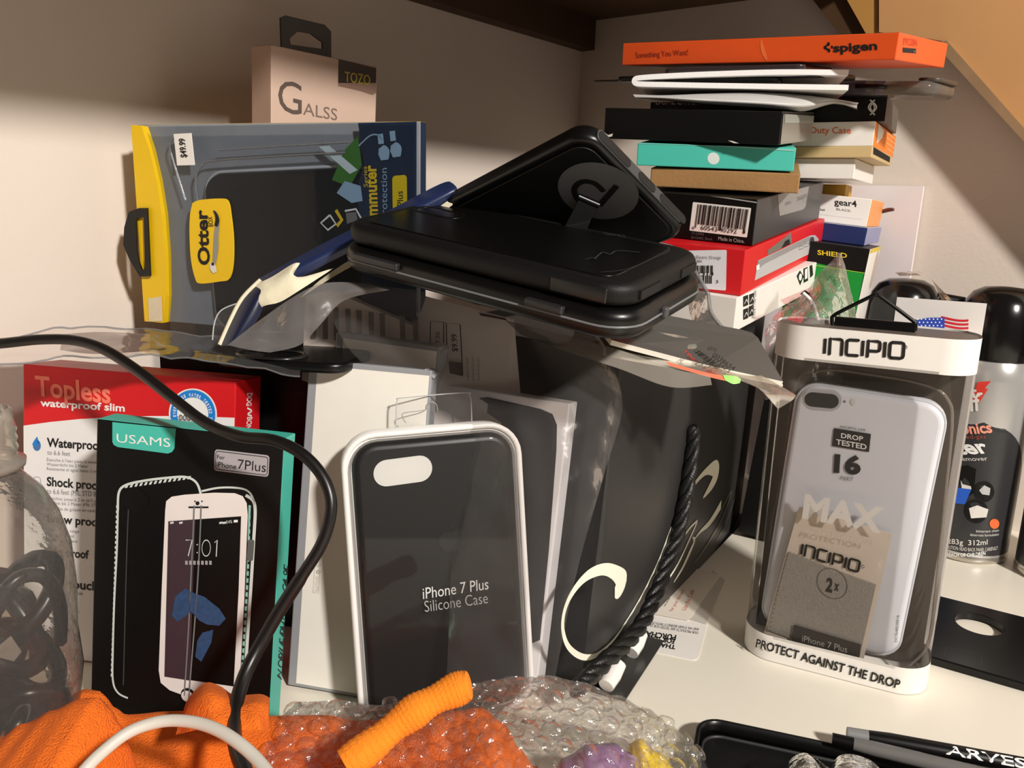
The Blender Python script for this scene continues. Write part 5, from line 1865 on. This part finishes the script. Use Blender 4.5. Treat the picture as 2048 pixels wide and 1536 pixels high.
can(.3335, .7030, 'silver and black duster can half hidden behind the flag card', -.35)
can(.3873, .6511, 'silver and charcoal duster can with printed label in full view', -.35, True)
can(.4405, .6035, 'duster can cut off by the right edge of the view', -.35)
b = MB()
g = rowgrid([WP((1790, 545, .66), (1840, 543, .665), (1860, 556, .67), (1905, 600, .66), (1945, 622, .645)),
             WP((1800, 552, .655), (1845, 552, .66), (1868, 570, .664), (1905, 640, .65), (1940, 660, .64))], 24, 6, .003, 31, 40)
b.grid(g, CLEARW)
done(b, 'shrink_wrap', Matrix(), 'scrap of clear shrink wrap stretched between the duster can caps', 'wrap')

# ------------------------------------------------------------------ things lying on the shelf at the right
P0, P1, P2 = at_z(1800, 1172, .005), at_z(2048, 1234, .005), at_z(1868, 1316, .005)
u_ = (P1 - P0).normalized()
v_ = Vector((0, 0, 1)).cross(u_)
ws = abs((P2 - P0).dot(v_))
MC = Matrix(((u_.x, v_.x, 0, 0), (u_.y, v_.y, 0, 0), (0, 0, 1, 0), (0, 0, 0, 1)))
MC.translation = Vector((P0.x, P0.y, .0003)) + u_ * .079 - v_ * ws / 2
ft_ = root('flat_phone_case', MC, 'flat black phone case with an oval hole, lying on the shelf at the right', 'phone case')
b = MB()
fcF = Face(MC, (0, 0, .0050), (1, 0, 0), (0, 1, 0))
oc = fcF.px(1958, 1248)
ex, ey = .0145, .0150
out_, ov = [], []
for k in range(96):
    a = 2 * pi * k / 96
    c_, s_ = cos(a), sin(a)
    tx = ((.079 if c_ > 0 else -.079) - oc.x) / c_ if abs(c_) > 1e-6 else 9
    ty = ((ws / 2 if s_ > 0 else -ws / 2) - oc.y) / s_ if abs(s_) > 1e-6 else 9
    t = min(tx, ty)
    out_.append((oc.x + c_ * t, oc.y + s_ * t))
    ov.append((oc.x + ex * c_, oc.y + ey * s_))
LAM = [[Vector((x, y, 0)) for x, y in out_], [Vector((x, y, .0042)) for x, y in out_], [Vector((x * .988, y * .98, .0050)) for x, y in out_],
       [Vector((x + (x - oc.x) * .06, y + (y - oc.y) * .06, .0053)) for x, y in ov], [Vector((x, y, .0048)) for x, y in ov], [Vector((x, y, .0008)) for x, y in ov]]
b.loft(LAM, BPLA, False, False, smooth=False)
b.build('shell', ft_)
b = MB()
kq = [fcF.px(*q) for q in [(1890, 1312), (1892, 1300), (1902, 1296), (1955, 1310), (1963, 1318), (1962, 1332)]]
b.stroke(fcF, spline(kq, 3), .0006, mat('seam_black', (44, 44, 44), .4), lift=.0002, metric=True)
b.build('grip_line', ft_)

# black case at the bottom right, open side up
T0, T1 = at_z(1412, 1434, .010), at_z(1850, 1526, .010)
u_ = (T1 - T0).normalized()
v_ = Vector((0, 0, 1)).cross(u_)
MT = Matrix(((u_.x, v_.x, 0, 0), (u_.y, v_.y, 0, 0), (0, 0, 1, 0), (0, 0, 0, 1)))
MT.translation = Vector((T0.x, T0.y, .0003)) + u_ * .076 - v_ * .041
tc_ = root('open_phone_case', MT, 'black phone case lying open side up at the bottom right corner', 'phone case')
b = MB()
b.slab(.160, .082, .0022, .0125, BRUB, fil=.0008, M=Matrix())
b.frame(.160, .082, .0105, .0125, .0022, BPLA)
b.frame(.1540, .0760, .0036, .0110, .0016, mat('inner_rim', (34, 34, 34), .5))
b.build('shell', tc_)

# pens
def pen(name, a, c, r, z, label, body, tipc, n_tip=.05, writing=None):
    A, B = at_z(*a, z), at_z(*c, z)
    t = (B - A).normalized()
    Mp = Matrix.Translation(A)
    rt = root(name, Mp, label, 'pen', 'pens beside the open case')
    Lp = .140
    b = MB()
    b.tube([t * .010, t * .020, t * .06, t * Lp], [r * .86, r, r, r], body, n=16)
    if writing:
        s_ = Vector((0, 0, 1)).cross(t).normalized()
        fp = Face(Mp, (0, 0, r), t, s_)
        fp.p = lambda a_, b_, l=0, fp=fp: t * a_ + s_ * (sin(max(-1.4, min(1.4, b_ / r))) * (r + l)) + Vector((0, 0, cos(max(-1.4, min(1.4, b_ / r))) * (r + l)))
        q0 = fp.px(1906, 1531); 
        b.text(fp, writing, (q0.x, -.0052), (q0.x + .036, -.0052), (q0.x, -.0010), WINK, bold=.02, metric=True, lift=.0003)
    b.build('barrel', rt)
    b = MB()
    b.tube([t * 0, t * .0102], [r * .80, r * .86], tipc, n=16)
    b.build('cap_end', rt)


pen('stylus_pen', (1694, 1467), (2048, 1532), .0042, .0125, 'black pen with grey end and white lettering, behind the open black case', BPLA, mat('pen_grey', (128, 128, 128), .4), writing='ARVES')
pen('clear_pen', (1664, 1477), (1900, 1534), .0036, .0150, 'clear pen with dark end, lying along the open black case edge', film('pen_clear', tint=(190, 188, 186), haze=.45, gloss=.9, rough=.1, body=(150, 148, 146)), BPLA)

b = MB()
g = rowgrid([WP((1560, 1545, .385), (1585, 1515, .385), (1615, 1506, .385), (1650, 1530, .385), (1680, 1550, .385)), WP((1550, 1570, .365), (1590, 1545, .362), (1620, 1536, .362), (1650, 1556, .362), (1680, 1575, .365))], 20, 10, .004, 41, 60)
b.grid(g, film('twist_film', tint=(226, 226, 226), haze=.12, gloss=1, rough=.06, wrinkle=.8, wscale=80))
g = rowgrid([WP((1660, 1545, .38), (1672, 1516, .38), (1700, 1508, .38), (1740, 1520, .38), (1770, 1545, .38)), WP((1655, 1580, .36), (1672, 1550, .356), (1700, 1542, .356), (1740, 1552, .356), (1775, 1580, .36))], 20, 10, .003, 44, 60)
b.grid(g, film('milky_film', tint=(226, 226, 226), haze=.4, gloss=1, rough=.08, wrinkle=.8, wscale=80))
done(b, 'plastic_film', Matrix(), 'crumpled clear film lying in the open black case', 'wrap')

# ------------------------------------------------------------------ the heap in front
def crest(tab, px):
    for (a, ya), (c, yc) in zip(tab, tab[1:]):
        if a <= px <= c:
            t = (px - a) / (c - a)
            t = t * t * (3 - 2 * t)
            return ya + (yc - ya) * t
    return tab[0][1] if px < tab[0][0] else tab[-1][1]


FLEECE = mat('orange_fleece', (240, 112, 20), .95, var=.12, scale=300, bump=1.0, bscale=1100)
CT = [(-200, 1540), (-40, 1500), (0, 1478), (50, 1446), (110, 1420), (170, 1397), (200, 1400), (222, 1428), (250, 1446), (320, 1440), (420, 1440), (560, 1438), (640, 1434), (720, 1446), (800, 1440), (900, 1424), (960, 1418), (1010, 1450), (1040, 1500), (1080, 1560)]


def heap(tab, y0, lo, hi, nx, ny, depth, drop, amp, seed, fr):
    rows = []
    for j in range(ny + 1):
        s_ = j / ny
        r = []
        for i in range(nx + 1):
            px = lo + (hi - lo) * i / nx
            top = at_y(px, crest(tab, px), y0)
            ph = (s_ - .16) / .84
            if ph < 0:      # back skirt
                k = -ph / (.16 / .84)
                p = Vector((top.x, top.y + .016 * k, top.z * (1 - k ** 1.6)))
            else:
                p = Vector((top.x, top.y - depth * ph, max(.002, top.z - drop * ph ** 1.4 - .0 * ph)))
            nz_ = noise.noise(p * fr + Vector((seed, 0, 0))) + .5 * noise.noise(p * fr * 2.1 + Vector((0, seed, 0)))
            p.z = max(.0015, p.z + nz_ * amp * (1 if ph > .03 else .4))
            r.append(p)
        rows.append(r)
    return list(reversed(rows))


mc = root('microfibre_cloth', Matrix(), 'fuzzy orange microfibre cloth bunched up along the front edge', 'cloth')
b = MB()
b.grid(heap([(x, y - (16 if x < 560 else 2)) for x, y in CT], .338, -180, 1078, 110, 40, .19, .055, .0035, 3.3, 40), FLEECE)
b.build('bunched_cloth', mc)
b = MB()
b.grid(heap([(-260, 1500), (-60, 1496), (0, 1474), (50, 1442), (110, 1416), (165, 1394), (196, 1392), (216, 1412), (236, 1444), (258, 1500), (275, 1580)], .283, -260, 275, 60, 36, .15, .050, .002, 5.5, 45), FLEECE)
b.build('front_fold', mc)
b = MB()
# folded corner
g = rowgrid([WP((362, 1440, .343), (376, 1398, .345), (410, 1366, .346), (440, 1372, .346), (470, 1390, .346), (520, 1388, .346), (540, 1396, .345)),
             WP((356, 1450, .332), (380, 1415, .328), (412, 1392, .326), (446, 1398, .326), (480, 1412, .326), (515, 1408, .327), (538, 1414, .332)),
             WP((352, 1470, .325), (384, 1462, .318), (420, 1455, .315), (450, 1458, .315), (485, 1460, .316), (520, 1460, .318), (536, 1465, .325))], 36, 16, .0025, 17, 70)
b.grid(g, FLEECE)
b.build('folded_corner', mc)
b = MB()
RIBB = mat('orange_ribbed', (246, 138, 24), .9, var=.1, scale=200, bump=.5, bscale=900)
pl = spline(WP((690, 1530, .322), (750, 1486, .327), (800, 1444, .331), (840, 1416, .333), (880, 1394, .335), (920, 1376, .337), (940, 1370, .337)), 14)
b.tube(pl, [(.0064 + .00022 * sin(i * 2.1) + .0006 * sin(i * .21)) * (1 if i < len(pl) - 3 else (.9, .7, .4)[i - len(pl) + 3]) for i in range(len(pl))], RIBB, n=20)
tag(b.build('rolled_hem', mc), 'ribbed rolled hem')

# purple and yellow pouches under the bubble wrap
def pouch(name, tab, lo, hi, y0, col, label):
    b = MB()
    b.grid(heap(tab, y0, lo, hi, 24, 16, .10, .035, .002, lo * .01, 50), col)
    return done(b, name, Matrix(), label, 'pouch')


pouch('pouch', [(1090, 1574), (1130, 1514), (1180, 1486), (1230, 1482), (1262, 1504), (1290, 1574)], 1090, 1290, .325, mat('purple_pouch', (150, 110, 160), .4), 'purple pouch under the bubble wrap at the bottom')
pouch('pouch', [(1255, 1572), (1260, 1486), (1280, 1474), (1320, 1504), (1352, 1540), (1372, 1590)], 1255, 1372, .331, mat('yellow_pouch', (240, 205, 20), .45), 'yellow pouch under the bubble wrap, right of the purple one')

# bubble wrap
BT = [(560, 1452), (600, 1424), (680, 1426), (760, 1430), (840, 1424), (910, 1410), (950, 1392), (985, 1384), (1040, 1376), (1100, 1372), (1160, 1382), (1230, 1410), (1290, 1440), (1340, 1474), (1385, 1512), (1412, 1550)]
BUB = film('bubble_film', tint=(254, 254, 253), haze=.02, gloss=.42, rough=.13, wrinkle=.4, wscale=260, base=.06, body=(240, 236, 232))
g = heap(BT, .341, 560, 1412, 110, 44, .17, .052, .0045, 9.1, 48)
for r in g:
    for p in r: p.z += .0055
b = MB()
b.grid(g, BUB)
NXg, NYg = 111, 45
rnd = random.Random(5)
def gp(u, v):
    i, j = min(int(u), NXg - 2), min(int(v), NYg - 2)
    fu_, fv_ = u - i, v - j
    return (g[j][i] * (1 - fu_) + g[j][i + 1] * fu_) * (1 - fv_) + (g[j + 1][i] * (1 - fu_) + g[j + 1][i + 1] * fu_) * fv_
# walk the sheet by arc length so that bubbles keep their size
v = NYg - 1.5
row = 0
while v > 1:
    u = 1.0 + (.5 if row % 2 else 0) * 4
    while u < NXg - 2:
        p = gp(u, v)
        du = gp(min(u + 1, NXg - 1.01), v) - p
        dv_ = gp(u, max(v - 1, 0)) - p
        nn = du.cross(dv_)
        if nn.length > 1e-12:
            nn.normalize()
            if nn.dot(CO - p) < 0: nn = -nn
            t1 = du.normalized()
            t2 = nn.cross(t1)
            r_ = .0045 * rnd.uniform(.85, 1.08)
            hgt = .0036 * rnd.uniform(.5, 1.05)
            vs, fs = [], []
            for k, (rr0, hh) in enumerate(((1, 0), (.97, .42), (.84, .74), (.55, .94), (.2, 1))):
                for m_ in range(10):
                    a = 2 * pi * m_ / 10
                    vs.append(p + (t1 * cos(a) + t2 * sin(a)) * r_ * rr0 + nn * hgt * hh)
            for k in range(4):
                for m_ in range(10):
                    fs.append((k * 10 + m_, k * 10 + (m_ + 1) % 10, k * 10 + 10 + (m_ + 1) % 10, k * 10 + 10 + m_))
            fs.append(tuple(range(40, 50)))
            if p.z < .12 and p.y > .22: b.add(vs, fs, BUB, True)
        u += .0098 / max(du.length, .0006)
    p = gp(NXg / 2, v)
    dl = (gp(NXg / 2, max(v - 1, 0)) - p).length
    v -= .0088 / max(dl, .001)
    row += 1
done(b, 'bubble_wrap', Matrix(), 'clear bubble wrap bunched over the orange cloth along the front', 'wrap')

# pale cable in front
pts = WP((120, 1610, .262), (170, 1540, .268), (210, 1500, .274), (255, 1466, .279), (300, 1448, .282), (345, 1441, .283), (395, 1446, .281), (440, 1462, .277), (480, 1488, .272), (515, 1520, .267), (545, 1560, .26), (570, 1610, .25))
b = MB()
b.tube(spline(pts, 6), .0021, mat('cable_white', (206, 200, 190), .5), n=12)
done(b, 'white_cable', Matrix(), 'pale grey cable arching over the orange cloth at the lower left', 'cable')
